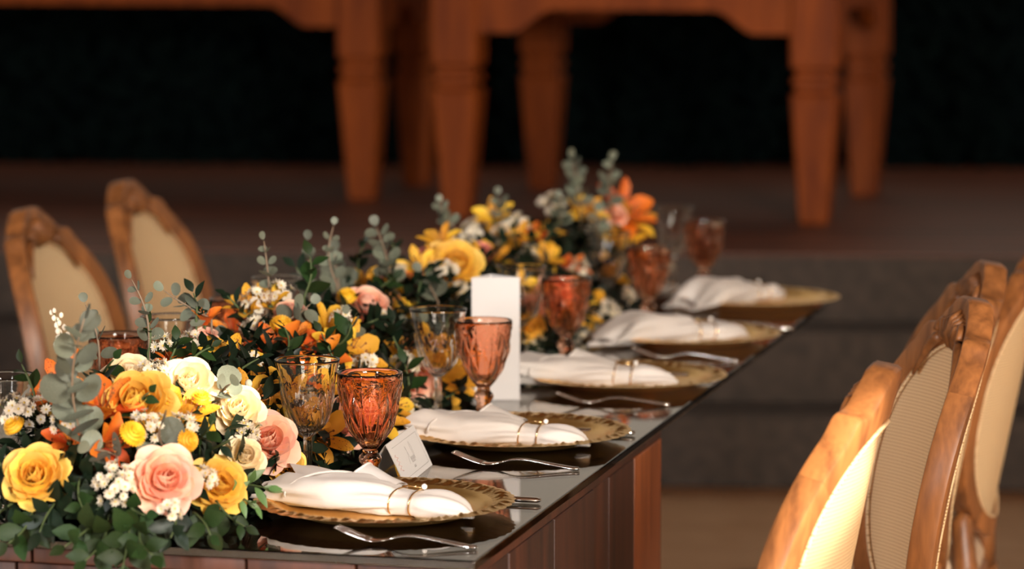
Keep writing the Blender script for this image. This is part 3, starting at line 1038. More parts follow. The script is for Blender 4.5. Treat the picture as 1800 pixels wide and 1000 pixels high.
low = [(x + .014 + .0042 * t + .0016 * math.sin(6.28 * t), .60 + .07 * math.cos(6.28 * t)) for t in [k * .125 for k in range(41)]]
end = [(x + .034 + .0050 * math.sin(t) + .001 * t, .62 - .20 * (1 - math.cos(t))) for t in [k * .33 for k in range(20)]]
ink('script_name', [tall, low, end], .00017, M['ink'])
ink('script_surname', [[(x + .014 + .0030 * t + .0007 * math.sin(6.28 * t), .76 + .03 * math.cos(6.28 * t)) for t in [k * .125 for k in range(33)]]], .00013, M['ink'])
ink('printed_sprig', [[(CL * .10, .30 + .05 * k), (CL * (.14 if k % 2 else .07), .34 + .05 * k)] for k in range(8)], .0004, M['pink_ink'])

ml, mr_ = at_z(829, 704, TT), at_z(914, 703, TT)
md = Vector((mr_.x - ml.x, mr_.y - ml.y, 0)); MW = md.length
stand = empty('menu_stand', frame_xy(Vector((ml.x, ml.y, TT + .0005)), md), 'tall blank white three-sided card stand behind the second pink goblet', 'card stand')
MH = .197
def slab(p, q, h, th=.001):
    p, q = Vector(p), Vector(q)
    n = Vector((-(q - p).y, (q - p).x, 0)).normalized() * th
    vs = [p, q, q + n, p + n] + [v + Vector((0, 0, h)) for v in (p, q, q + n, p + n)]
    return MB().add(vs, [(3, 2, 1, 0), (4, 5, 6, 7), (0, 1, 5, 4), (1, 2, 6, 5), (2, 3, 7, 6), (3, 0, 4, 7)]).me('card_panel', M['stand_paper'], False)
ap = (MW * .45, .055, 0)
for (p, q) in (((0, 0, 0), (MW, 0, 0)), ((MW, 0, 0), ap), (ap, (0, 0, 0))):
    link('card_panel', slab(p, q, MH), stand)

# ------------------------------------------------------------------ garland of flowers
GV, GW, GH = 0.505, 0.165, 0.175
U0, U1 = -0.03, 2.72
def end_f(u):
    f = 1.0
    if u < .17: f *= math.sqrt(max(0, 1 - ((.17 - u) / .20) ** 2))
    if u > U1 - .15: f *= math.sqrt(max(0, 1 - ((u - (U1 - .15)) / .15) ** 2))
    return f
def surf(u, v):
    if u < U0 or u > U1: return -1
    q = 1 - ((v - GV) / GW) ** 2
    if q <= 0: return -1
    return GH * end_f(u) * (1 + .06 * math.sin(u * 9.0) + .05 * math.sin(u * 23 + 1)) * math.sqrt(q)
def on_garland(px, py):
    r = ray(px, py); r = r / r.y
    best, bp = 9, None
    d = 3.45
    while d < 7.2:
        p = CAMP + r * d
        u, v = uv(p)
        h = surf(u, v)
        if h > 0 or (abs(v - GV) < GW and U0 < u < U1):
            f = p.z - TT - h
            if f < 0: return p
            if f < best: best, bp = f, p
        d += .006
    if bp is None:
        # closest to the centre line
        d = 3.45; best = 9
        while d < 7.0:
            p = CAMP + r * d; u, v = uv(p)
            f = abs(v - GV) + max(0, U0 - u) + max(0, u - U1) + abs(p.z - TT - .1)
            if f < best: best, bp = f, p
            d += .01
    return bp
def outward(p):
    u, v = uv(p)
    c = T(min(max(u, .14), U1 - .12), GV, .02)
    n = (p - c); n.z *= 1.15
    return n.normalized()
def facing(p, up=0.0, cam_w=0.8, jit=0.25):
    n = outward(p)
    c = (CAMP - p).normalized()
    j = Vector((random.uniform(-1, 1), random.uniform(-1, 1), random.uniform(-1, 1))) * jit
    return (n + c * cam_w + Vector((0, 0, up)) + j).normalized()

# ---- greenery bed
core = MB()
def core_pt(a, b):
    u = U0 + .03 + (U1 - U0 - .06) * b
    th = PI * a
    e = end_f(u)
    return T(u, GV - GW * .80 * math.cos(th) * (.35 + .65 * e), .0006 + GH * .70 * e * math.sin(th) * (1 + .06 * math.sin(u * 9)))
core.grid(core_pt, 17, 80)
bed = empty('greenery_garland', Matrix.Identity(4), 'long low bed of dark green foliage running down the middle of the table', 'garland')
link('moss_base', core.me('moss_base', M['foam']), bed)

def leaf_shape(L, W, nseg=4, fold=.18, bend=.25, point=1.0, base=.0):
    """leaf along +x with its face up +z"""
    vs, fs = [], []
    for i in range(nseg + 1):
        q = i / nseg
        w = W / 2 * (math.sin(PI * min(1, (q * .94 + .03))) ** (.75 if point < .5 else 1.0))
        if point >= .5: w *= (1 - .35 * (q - .5) * point)
        x = L * q; z = -bend * L * q * q
        vs += [(x, -w, z + fold * w), (x, 0, z), (x, w, z + fold * w)]
    for i in range(nseg):
        a = i * 3
        fs += [(a, a + 3, a + 4, a + 1), (a + 1, a + 4, a + 5, a + 2)]
    return vs, fs
def round_leaf(L, W, cup=.2):
    vs, fs = [(0, 0, 0)], []
    n = 14
    for i in range(n):
        a = 2 * PI * i / n
        x = L * .55 - L * .47 * math.cos(a); y = W / 2 * math.sin(a) * (1 - .15 * math.cos(a))
        r2 = ((x - L * .5) ** 2 + y * y) / (L * L)
        vs.append((x, y, cup * r2 * L))
    vs.append((L * .5, 0, -.02 * L)); c = len(vs) - 1
    for i in range(n):
        fs.append((1 + i, 1 + (i + 1) % n, c))
    vs.append((-.08 * L, .03 * L, 0)); vs.append((-.08 * L, -.03 * L, 0)); vs.append((L * .1, 0, .0))
    fs.append((c + 1, c + 2, c + 3))
    return vs, fs

def rand_rot(rn): 
    return Quaternion((rn.gauss(0, 1), rn.gauss(0, 1), rn.gauss(0, 1), rn.gauss(0, 1))).normalized()
rn = random.Random(11)
fol = MB()
for k in range(7000):
    u = rn.uniform(U0 + .005, U1 - .01); th = rn.uniform(.03, PI - .03)
    e = max(.2, end_f(u))
    q = rn.uniform(.66, .99)
    p = T(u, GV - GW * q * math.cos(th) * (.4 + .6 * e), max(.004, GH * q * e * math.sin(th)))
    n = outward(p)
    tdir = (n * rn.uniform(.2, 1.0) + Vector((rn.uniform(-1, 1), rn.uniform(-1, 1), rn.uniform(-.8, .9)))).normalized()
    yd = n.cross(tdir)
    yd = yd.normalized() if yd.length > .05 else tdir.orthogonal().normalized()
    zd = tdir.cross(yd)
    L = rn.uniform(.022, .042)
    vs, fs = leaf_shape(L, L * rn.uniform(.38, .6), 3)
    mb3 = Matrix((tdir, yd, zd)).transposed()
    pts = [p + mb3 @ Vector(v) for v in vs]
    pts = [Vector((x.x, x.y, max(x.z, TT + .002))) for x in pts]
    fol.add(pts, fs)
fo = link('foliage', fol.me('foliage', M['leaf_dark']), bed); fo['kind'] = 'stuff'

# ---- sprigs
EL = {}
def leaf_me(kind, var):
    k = (kind, var)
    if k not in EL:
        if kind == 'euca':
            vs, fs = round_leaf(1.0, .86 + .1 * var, .22 + .15 * var)
            EL[k] = mesh('leaf', vs, fs, M['euca'])
        else:
            vs, fs = leaf_shape(1.0, {'leaf': .58, 'leaf_dark': .5, 'leaf_light': .36, 'blade': .24}[kind] + .05 * var, 5, .2, .15 + .15 * var)
            EL[k] = mesh('leaf', vs, fs, M['leaf' if kind == 'blade' else kind])
    return EL[k]
def sprig(name, kind, base, tip, size, n, label, group, cat='foliage', bow=.12, taper=.55, root=True, open_=55):
    base, tip = Vector(base), Vector(tip)
    ax = tip - base; L = ax.length
    side = ax.cross(Vector((0, 1, 0))).normalized() if ax.cross(Vector((0, 1, 0))).length > 1e-4 else Vector((1, 0, 0))
    b0 = random.uniform(-bow, bow)
    t = empty(name, Matrix.Translation(base), label, cat, group)
    pts = []
    for i in range(9):
        q = i / 8
        pts.append(ax * q + side * (b0 * L * math.sin(PI * q)))
    stem = list(pts)
    if root:
        stem = [Vector((0, 0, -(base.z - TT) * .6)) + Vector((0, .015, 0))] + stem
    link('stem', MB().tube(stem, [.0016] * (len(stem) - 3) + [.0013, .0011, .0008], 5).me('stem', M['euca_stem' if kind == 'euca' else 'stem']), t)
    for i in range(n):
        q = .08 + .92 * i / max(1, n - 1)
        k = q * 8; j = min(7, int(k)); f = k - j
        p = pts[j] * (1 - f) + pts[j + 1] * f
        td = (pts[j + 1] - pts[j]).normalized()
        s = size * (1 - (1 - taper) * q) * random.uniform(.85, 1.15)
        w = i * 1.57 + random.uniform(-.35, .35) + (i // 2) * .75
        for pr in ((0, PI) if kind == 'euca' and i < n - 1 else (0,)):
            o1 = td.orthogonal().normalized()
            o2 = td.cross(o1)
            rad = o1 * math.cos(w + pr) + o2 * math.sin(w + pr)
            up = R(open_ + random.uniform(-14, 14)) if i < n - 1 else R(12)
            xd = (td * math.cos(up) + rad * math.sin(up)).normalized()
            # faces of leaves turn to the light and the viewer a little
            zref = (td * .35 - rad * .2 + Vector((0, -.55, .35))).normalized()
            yd = zref.cross(xd)
            yd = yd.normalized() if yd.length > .05 else xd.orthogonal().normalized()
            zd = xd.cross(yd)
            m = Matrix((xd, yd, zd)).transposed().to_4x4()
            link('leaf', leaf_me(kind, random.choice((0, 1))), t, Matrix.Translation(p + xd * .002) @ m @ Matrix.Scale(s, 4))
    return t
def px_sprig(name, kind, b, tp, size_px, n, label, group, dd=0.0, **kw):
    base = on_garland(*b)
    tip = at_d(tp[0], tp[1], base.y + dd)
    big = 1.2 if (b[1] > 850 and kind != 'leaf_light') else 1.0
    return sprig(name, kind, base, tip, size_px * base.y / F * big * (1.12 if kind == 'euca' else 1.25), n, label, group, **kw)

GE = 'eucalyptus sprigs in the garland'
eu = [
    ((150, 790), (148, 560), 60, 10, 'tall silvery eucalyptus sprig rising at the near left end of the garland', -.10, {}),
    ((175, 640), (150, 535), 34, 4, 'short eucalyptus sprig with round leaves in front of the leftmost chair', 0, {}),
    ((262, 610), (232, 492), 26, 6, 'thin upright eucalyptus sprig in front of the gap between the left chairs', 0, {}),
    ((372, 560), (290, 512), 32, 5, 'eucalyptus sprig leaning left in front of the second left chair', 0, {}),
    ((475, 540), (464, 424), 26, 6, 'tall thin eucalyptus sprig standing up left of centre in the garland', 0, {}),
    ((545, 530), (540, 425), 32, 4, 'eucalyptus sprig with one tall grey leaf beside the dark oval leaf', 0, {}),
    ((592, 500), (586, 398), 24, 5, 'eucalyptus sprig with a yellowish budded tip', 0, {}),
    ((690, 510), (662, 400), 34, 8, 'bushy blurred eucalyptus sprig above the pink rose', 0, {}),
    ((600, 520), (588, 445), 38, 4, 'broad-leaved eucalyptus cluster left of the pink rose', 0, {}),
    ((618, 600), (612, 555), 28, 3, 'pair of round eucalyptus leaves above the orange lilies', 0, {}),
    ((770, 530), (742, 480), 30, 5, 'grey eucalyptus leaves left of the white card stand', 0, {}),
    ((490, 570), (545, 535), 36, 4, 'brownish eucalyptus leaves lying across the middle of the garland', 0, {}),
    ((410, 590), (360, 605), 30, 4, 'flat grey eucalyptus leaves above the sunlit roses', 0, {}),
    ((290, 790), (283, 745), 56, 2, 'single large grey eucalyptus leaf above the front peach rose', -.05, {}),
    ((390, 690), (405, 675), 40, 3, 'sunlit pale eucalyptus leaves beside the white blown rose', -.03, {}),
    ((1020, 370), (1008, 282), 30, 6, 'eucalyptus sprig sticking up at the far end of the garland, left of two', 0, {}),
    ((1075, 370), (1076, 284), 30, 6, 'eucalyptus sprig sticking up at the far end of the garland, right of two', 0, {}),
    ((885, 400), (878, 345), 24, 5, 'small blurred eucalyptus tip halfway to the far end', 0, {}),
    ((800, 400), (775, 358), 22, 5, 'small eucalyptus tip leaning left above the big yellow rose', 0, {}),
    ((980, 400), (985, 350), 26, 5, 'blurred eucalyptus sprig left of the far upright pair', 0, {}),
    ((1050, 420), (1052, 375), 30, 3, 'grey eucalyptus leaves between the far yellow lilies', 0, {}),
    ((205, 800), (160, 790), 44, 3, 'shaded grey eucalyptus leaves low behind the front yellow rose', -.03, {}),
    ((745, 575), (720, 565), 30, 3, 'brown-grey eucalyptus leaves behind the second clear goblet', 0, {}),
]
for b, tp, s, n, lab, dd, kw in eu:
    px_sprig('eucalyptus_sprig', 'euca', b, tp, s, n, lab, GE, dd, cat='eucalyptus', **kw)

GL = 'dark leafy sprigs in the garland'
lf = [  # base, tip, leaf px, n, kind, label, dd
    ((190, 905), (150, 985), 48, 8, 'leaf', 'dark leafy sprig hanging over the near table edge, left strand', -.10),
    ((230, 905), (215, 1000), 50, 9, 'leaf', 'dark leafy sprig hanging over the near table edge, middle strand', -.12),
    ((255, 900), (268, 975), 46, 8, 'leaf', 'dark leafy sprig hanging over the near table edge, right strand', -.10),
    ((180, 910), (115, 960), 44, 7, 'leaf', 'dark leafy sprig spilling left under the front yellow rose', -.08),
    ((60, 890), (15, 955), 46, 7, 'leaf', 'dark leafy sprig at the left edge below the yellow rose', -.06),
    ((30, 880), (-30, 930), 46, 7, 'leaf_dark', 'deep green sprig cut off by the left edge', -.04),
    ((100, 880), (70, 935), 44, 7, 'leaf_dark', 'deep green sprig between the yellow rose and the table edge', -.05),
    ((300, 890), (300, 945), 42, 7, 'leaf_dark', 'deep green sprig under the front peach rose', -.06),
    ((340, 900), (370, 940), 40, 6, 'leaf', 'dark green sprig on the glass right of the front peach rose', -.04),
    ((380, 880), (430, 925), 34, 7, 'leaf', 'green sprig on the glass left of the nearest plate', -.03),
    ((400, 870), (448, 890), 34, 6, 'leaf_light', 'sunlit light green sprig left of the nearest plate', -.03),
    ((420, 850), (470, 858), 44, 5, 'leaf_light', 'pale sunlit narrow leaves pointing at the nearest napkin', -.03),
    ((220, 870), (255, 905), 44, 6, 'leaf', 'broad green leaves below the white aster cluster', -.05),
    ((140, 840), (150, 900), 44, 5, 'leaf', 'long green leaves between the yellow rose and the asters', -.05),
    ((350, 770), (375, 740), 34, 4, 'leaf', 'dark green leaves in front of the sunlit cream roses', -.05),
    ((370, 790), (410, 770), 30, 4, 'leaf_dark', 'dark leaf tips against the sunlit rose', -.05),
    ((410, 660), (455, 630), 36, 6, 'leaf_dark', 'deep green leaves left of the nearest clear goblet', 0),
    ((330, 640), (370, 610), 34, 5, 'leaf', 'green leaves behind the blown white rose', 0),
    ((60, 690), (38, 640), 34, 4, 'leaf', 'green leaf tips left of the orange lily at the left edge', 0),
    ((180, 660), (200, 632), 44, 3, 'leaf', 'upright green leaf beside the tall eucalyptus', -.03),
    ((260, 620), (262, 570), 34, 4, 'leaf', 'upright green leaves in front of the hidden pink goblet', 0),
    ((535, 520), (545, 450), 40, 5, 'leaf', 'tall dark oval leaves in the middle of the garland', 0),
    ((560, 530), (520, 470), 40, 5, 'leaf_dark', 'deep green leaves left of the tall oval leaves', 0),
    ((590, 640), (565, 585), 40, 5, 'leaf', 'narrow green leaves above the nearest clear goblet', 0),
    ((590, 610), (618, 570), 44, 3, 'leaf', 'long green blade between the orange and yellow lilies', -.02),
    ((505, 620), (500, 575), 30, 3, 'leaf', 'green leaf in the middle of the orange lily', -.02),
    ((640, 570), (665, 560), 36, 6, 'leaf_dark', 'deep green leaves below the pink rose', 0),
    ((700, 610), (690, 570), 40, 6, 'leaf_dark', 'deep green leaves left of the second clear goblet', 0),
    ((620, 790), (580, 770), 46, 6, 'leaf_dark', 'deep green leaves low behind the nearest pink goblet stem', 0),
    ((700, 790), (730, 765), 40, 5, 'leaf', 'green leaves behind the place card', 0),
    ((780, 700), (810, 680), 38, 6, 'leaf_dark', 'deep green leaves behind the second clear goblet stem', 0),
    ((720, 690), (712, 640), 40, 5, 'leaf', 'green leaf right of the nearest pink goblet rim', 0),
    ((660, 520), (690, 490), 34, 5, 'leaf', 'dark leaves between the pink rose and yellow lilies', 0),
    ((735, 520), (760, 470), 34, 6, 'leaf_dark', 'deep green leaves under the big yellow rose', 0),
    ((790, 560), (815, 530), 34, 6, 'leaf_dark', 'deep green leaves against the white card stand', 0),
    ((440, 560), (400, 520), 36, 6, 'leaf_dark', 'deep green leaves right of the left chairs', 0),
    ((345, 560), (340, 515), 38, 5, 'leaf_dark', 'large deep green leaf in front of the second left chair', 0),
    ((300, 630), (310, 600), 34, 5, 'leaf', 'green leaves below the far clear goblet', 0),
    ((940, 615), (960, 590), 30, 6, 'leaf_dark', 'deep green leaves right of the white card stand', 0),
    ((1080, 590), (1105, 545), 30, 6, 'leaf_dark', 'deep green leaves behind the fourth pink goblet', 0),
    ((880, 430), (905, 400), 26, 6, 'leaf_dark', 'blurred deep green leaves among far yellow lilies', 0),
    ((960, 420), (985, 390), 26, 6, 'leaf_dark', 'blurred deep green leaves near the far orange lilies', 0),
    ((1095, 470), (1110, 440), 26, 6, 'leaf_dark', 'blurred deep green leaves behind the far clear goblets', 0),
    ((700, 470), (690, 425), 30, 6, 'leaf_dark', 'blurred deep green leaves left of the big yellow rose', 0),
    ((630, 480), (640, 430), 28, 6, 'leaf_dark', 'blurred deep green leaves behind the eucalyptus cluster', 0),
    ((15, 850), (-10, 800), 40, 6, 'leaf_dark', 'deep green leaves at the left edge beside the yellow rose', 0),
    ((250, 720), (262, 690), 34, 3, 'leaf', 'thin green blades in front of the sunlit yellow rose', -.04),
]
for b, tp, s, n, kind, lab, dd in lf:
    px_sprig('leafy_sprig', kind, b, tp, s, n, lab, GL, dd, open_=50)

# ---- roses
def petal(w, h, cup, bulge, curl, nu=7, nv=7, wave=0.0):
    """petal standing on its base along +z, outside towards +y"""
    def fn(a, b):
        u = 2 * a - 1
        hw = w / 2 * (.38 + .62 * math.sin(PI * (.08 + .62 * b)))
        if b > .7: hw *= math.sqrt(max(.0, 1 - ((b - .7) / .42) ** 2))
        x = hw * u
        Rc = cup
        y = -(Rc - math.sqrt(max(1e-6, Rc * Rc - x * x))) if abs(x) < Rc else -Rc
        y += bulge * math.sin(PI * b * .9) + curl * b ** 3 + wave * math.sin(5 * u + 3 * b) * b
        z = h * (b - .10 * u * u * b)
        return (x, y, z)
    return MB().grid(fn, nu, nv)
RS = {}
def rose_set(col):
    if col not in RS:
        m = PET[col]
        RS[col] = [petal(.030, .030, .016, .0015, -.003).me('petal', m),
                   petal(.038, .034, .021, .003, -.001).me('petal', m),
                   petal(.046, .037, .028, .005, .004, wave=.001).me('petal', m),
                   petal(.050, .038, .036, .005, .012, wave=.0015).me('petal', m)]
    return RS[col]
def rose(col, px, py, size, label, dd=0.0, dirv=None, cam_w=.9):
    p = on_garland(px, py)
    if dd: p = at_d(px, py, p.y + dd)
    dr = dirv.normalized() if dirv is not None else facing(p, .1, cam_w, .18)
    s = size * p.y / F / .088
    ms = rose_set(col)
    t = empty('rose', frame(p - dr * .022 * s, dr, random.uniform(0, 6), s), label, 'rose', 'roses in the garland')
    layers = [(0, 3, .0035, 2, .006), (0, 4, .0065, 8, .004), (1, 5, .0095, 16, .002), (2, 6, .0125, 29, 0), (2, 6, .0150, 42, -.002), (3, 6, .0165, 60, -.005)]
    for li, (k, n, r, tilt, z) in enumerate(layers):
        off = random.uniform(0, 6)
        for i in range(n):
            w = off + 2 * PI * i / n + random.uniform(-.12, .12)
            m = Matrix.Rotation(w, 4, 'Z') @ Matrix.Translation((0, r, z)) @ Matrix.Rotation(-R(tilt + random.uniform(-4, 4)), 4, 'X') @ Matrix.Scale(random.uniform(.93, 1.07), 4)
            link('petal', ms[k], t, m)
    link('stem', MB().lathe([(.0005, .002), (.010, .001), (.013, -.004), (.008, -.012), (.0025, -.018), (.0022, -.05)], 8).me('stem', M['stem']), t)
    return t
rose('yellow', 60, 832, 104, 'open yellow rose at the front left corner of the garland', -.03)
rose('peach', 293, 840, 112, 'large peach rose facing the camera at the near end', -.04)
rose('yellow', 388, 850, 96, 'yellow rose right of the front peach rose, its right side sunlit', -.02, Vector((.35, -.8, .35)))
rose('peach', 474, 770, 100, 'peach rose just left of the nearest clear goblet stem', 0, Vector((.25, -.85, .45)))
rose('yellow', 238, 700, 120, 'large yellow rose behind the tall eucalyptus, its top sunlit', -.03, Vector((-.1, -.75, .6)))
rose('cream', 228, 650, 86, 'cream rose burnt out by sun at the top of the near mound', 0, Vector((.1, -.6, .8)))
rose('cream', 332, 668, 92, 'cream rose glaring white in direct sun', -.02, Vector((.2, -.8, .6)))
rose('cream', 420, 715, 86, 'cream rose in direct sun left of the nearest clear goblet', -.02, Vector((.2, -.8, .6)))
rose('cream', 432, 800, 70, 'small cream rose in sun above the pale narrow leaves', -.02, Vector((.3, -.8, .5)))
rose('peach', 604, 745, 84, 'peach rose between the nearest clear and pink goblets', 0, Vector((.2, -.9, .3)))
rose('yellow', 500, 815, 76, 'yellow rose low behind the nearest clear goblet stem', 0, Vector((.3, -.9, .3)))
rose('peach', 648, 528, 84, 'peach rose in the middle of the garland seen from its side', 0, Vector((.3, -.5, .9)))
rose('yellow', 802, 462, 92, 'big blurred yellow rose above the white card stand', 0, Vector((.2, -.8, .5)))
rose('peach', 735, 665, 66, 'peach rose behind the second clear goblet stem', 0, Vector((.3, -.9, .3)))
rose('peach', 508, 545, 56, 'peach rose tucked under eucalyptus left of centre', 0)
rose('pink', 672, 486, 34, 'small pink rosebud behind the middle peach rose', 0)
rose('pink', 845, 440, 44, 'small pink rose right of the big blurred yellow rose', 0)
rose('peach', 932, 545, 52, 'peach rose between the card stand and the third pink goblet', 0, Vector((.3, -.9, .2)))
rose('peach', 355, 590, 50, 'small peach rose in front of the second left chair', 0)
rose('pink', 745, 445, 36, 'small pink rose left of the big blurred yellow rose', 0)
rose('peach', 1085, 372, 40, 'small blurred peach rose at the far end of the garland', 0)
rose('yellow', 935, 575, 50, 'golden yellow rose low right of the white card stand', -.02, Vector((.3, -.9, .2)))

# ---- lilies (alstroemeria)
def lpetal(L, w, curl, nm, mat):
    def fn(a, b):
        u = 2 * a - 1
        hw = w / 2 * (.22 + .78 * math.sin(PI * (.04 + .72 * b)) ** 1.2)
        if b > .8: hw *= math.sqrt(max(0.02, 1 - ((b - .8) / .21) ** 2))
        y = .004 + curl * L * b ** 2.0 + .05 * L * math.sin(PI * b) - .9 * (hw * u) ** 2 / .02
        return (hw * u, y, L * b * (1 - .22 * curl * b))
    return MB().grid(fn, 5, 8).me(nm, mat)
LS = {}
def lily_set(c):
    if c not in LS:
        a, b = LIL[c]
        LS[c] = (lpetal(.048, .027, .55, 'petal', a), lpetal(.050, .017, .42, 'petal', b))
    return LS[c]
STAM = None
def lily(col, px, py, size, label, dd=-0.015, dirv=None, close=1.0):
    global STAM
    p = on_garland(px, py)
    if dd: p = at_d(px, py, p.y + dd)
    dr = dirv.normalized() if dirv is not None else facing(p, .25, .6, .45)
    s = size * p.y / F / .050
    a, b = lily_set(col)
    t = empty('lily', frame(p - dr * .03 * s, dr, random.uniform(0, 6), s), label, 'lily', 'lilies in the garland')
    for i in range(6):
        w = 2 * PI * i / 6 + random.uniform(-.1, .1)
        tilt = (30 if i % 2 == 0 else 22) * close + random.uniform(-5, 5)
        link('petal', a if i % 2 == 0 else b, t, Matrix.Rotation(w, 4, 'Z') @ Matrix.Translation((0, .002, 0)) @ Matrix.Rotation(-R(tilt), 4, 'X'))
    if STAM is None:
        m = MB()
        for i in range(6):
            w = 2 * PI * i / 6 + .3
            d = Vector((math.cos(w) * .3, math.sin(w) * .3, 1))
            m.tube([(0, 0, 0), d * .018, d * .034 + Vector((0, .003, 0))], [.0007, .0006, .0005], 4)
            m.ball(d * .035 + Vector((0, .003, 0)), .0017, 6, 4)
        STAM = m.me('stamens', plain('stamen', rgb(150, 90, 40), .7))
    link('stamens', STAM, t)
    link('stem', MB().tube([(0, 0, .004), (0, 0, -.012), (.004, .002, -.05)], [.0045, .0025, .0018], 6).me('stem', M['stem']), t)
    return t
V3 = Vector
lily('orange', 95, 668, 78, 'orange lily at the left edge beside the tall eucalyptus', -.02, V3((-.6, -.5, .6)), .8)
lily('orange', 186, 690, 84, 'orange lily right of the tall eucalyptus sprig', -.06, V3((.25, -.3, .9)), .7)
lily('orange', 118, 765, 50, 'small orange lily above the front yellow rose', -.01)
lily('orange', 205, 782, 62, 'orange lily tucked under the yellow button flower', -.02, V3((.8, -.6, .1)))
lily('orange', 482, 596, 78, 'orange lily left of centre with petals standing up', 0, V3((-.2, -.35, .9)), .75)
lily('orange', 526, 590, 66, 'orange lily right behind the upright orange one', 0, V3((.25, -.35, .9)), .6)
lily('orange', 560, 612, 66, 'orange lily at the rim of the nearest clear goblet', 0, V3((.2, -.5, .8)))
lily('orange', 362, 548, 40, 'orange lily bud in front of the second left chair', 0, V3((.1, -.3, .9)), .5)
lily('orange', 300, 618, 40, 'small orange lily behind the blown cream rose', 0)
lily('orange', 398, 566, 42, 'small orange lily among dark leaves left of centre', 0)
lily('orange', 935, 405, 44, 'blurred orange lily in the far half of the garland', 0)
lily('orange', 1108, 358, 66, 'blurred orange and red lily topping the far end', 0, V3((.5, -.6, .6)))
lily('orange', 1008, 458, 40, 'blurred orange lily left of the fourth pink goblet', 0)
lily('orange', 735, 480, 40, 'orange-tinged lily left of the big blurred yellow rose', 0)
yl = [
    (408, 608, 66, 'yellow lily left of the upright orange lily'), (415, 628, 70, 'yellow lily above the sunlit roses'),
    (632, 612, 74, 'yellow streaked lily above the nearest pink goblet'), (598, 600, 56, 'yellow lily right of the orange lilies'),
    (692, 528, 74, 'star-shaped yellow lily right of the middle peach rose'), (640, 488, 54, 'yellow lily with a dark throat above the peach rose'),
    (678, 505, 54, 'yellow lily between the peach rose and the star-shaped lily'), (590, 560, 60, 'yellow lily below the eucalyptus cluster'),
    (460, 690, 72, 'yellow streaked lily left of the nearest clear goblet'), (452, 655, 56, 'yellow lily beside the nearest clear goblet rim'),
    (575, 765, 70, 'yellow lily between the stems of the nearest goblets'), (718, 612, 60, 'yellow lily left of the second clear goblet bowl'),
    (798, 640, 66, 'yellow lily behind the second clear goblet'), (815, 668, 50, 'yellow lily beside the second pink goblet stem'),
    (735, 462, 52, 'blurred yellow lily left of the big yellow rose'), (770, 410, 46, 'blurred yellow lily at the top of the middle mound'),
    (868, 442, 52, 'blurred yellow lily right of the big yellow rose'), (905, 410, 46, 'blurred yellow lily above the third clear goblet'),
    (960, 400, 46, 'blurred yellow lily right of the far orange lily'), (962, 448, 40, 'blurred yellow lily above the third pink goblet'),
    (1030, 362, 46, 'blurred yellow lily below the far eucalyptus pair'), (1100, 410, 52, 'blurred yellow lily behind the fourth clear goblet'),
    (1120, 372, 52, 'blurred yellow lily at the far end beside the last clear goblet'), (865, 372, 44, 'blurred yellow-green lily under a eucalyptus tip'),
    (195, 700, 60, 'yellow lily behind the orange lily near the tall eucalyptus'), (335, 712, 66, 'golden lily at the heart of the sunlit mound'),
    (290, 720, 62, 'golden yellow lily below the blown cream rose'), (430, 522, 52, 'yellow lily left of the tall thin eucalyptus'),
    (470, 518, 46, 'yellow lily at the foot of the tall thin eucalyptus'), (705, 705, 50, 'yellow lily between the nearest pink and second clear goblets'),
    (1070, 470, 46, 'golden lily seen through the fourth clear goblet'), (1040, 545, 40, 'blurred yellow lily right of the third pink goblet'),
    (510, 840, 44, 'yellow lily low beside the nearest plate'), (100, 700, 44, 'yellow lily under the orange lily at the left edge'),
]
for (x, y, s, lab) in yl: lily('yellow', x, y, s, lab)

lily('yellow', 520, 690, 70, 'yellow lily seen through the left of the nearest clear goblet', -.02)
lily('yellow', 565, 668, 66, 'yellow lily seen through the right of the nearest clear goblet', -.02)
lily('orange', 545, 650, 50, 'orange lily seen through the rim of the nearest clear goblet', -.02)
lily('yellow', 532, 728, 60, 'yellow lily seen through the base of the nearest clear goblet bowl', -.02)
lily('yellow', 640, 690, 70, 'yellow lily seen through the nearest pink goblet, upper', -.02)
lily('yellow', 672, 722, 66, 'yellow lily seen through the nearest pink goblet, right', -.02)
rose('peach', 632, 745, 70, 'peach rose seen through the foot of the nearest pink goblet bowl', -.01, V3((.2, -.9, .3)))
lily('yellow', 760, 600, 60, 'yellow lily seen through the second clear goblet', -.02)
lily('yellow', 775, 655, 56, 'yellow lily seen low through the second clear goblet', -.02)
rose('peach', 985, 520, 56, 'peach rose seen through the third pink goblet', -.01, V3((.2, -.9, .3)))
lily('yellow', 1005, 545, 46, 'yellow lily seen through the third pink goblet', -.01)
lily('yellow', 1130, 465, 46, 'yellow lily seen through the fourth pink goblet', -.01)
lily('yellow', 920, 500, 46, 'yellow lily seen through the third clear goblet', -.01)

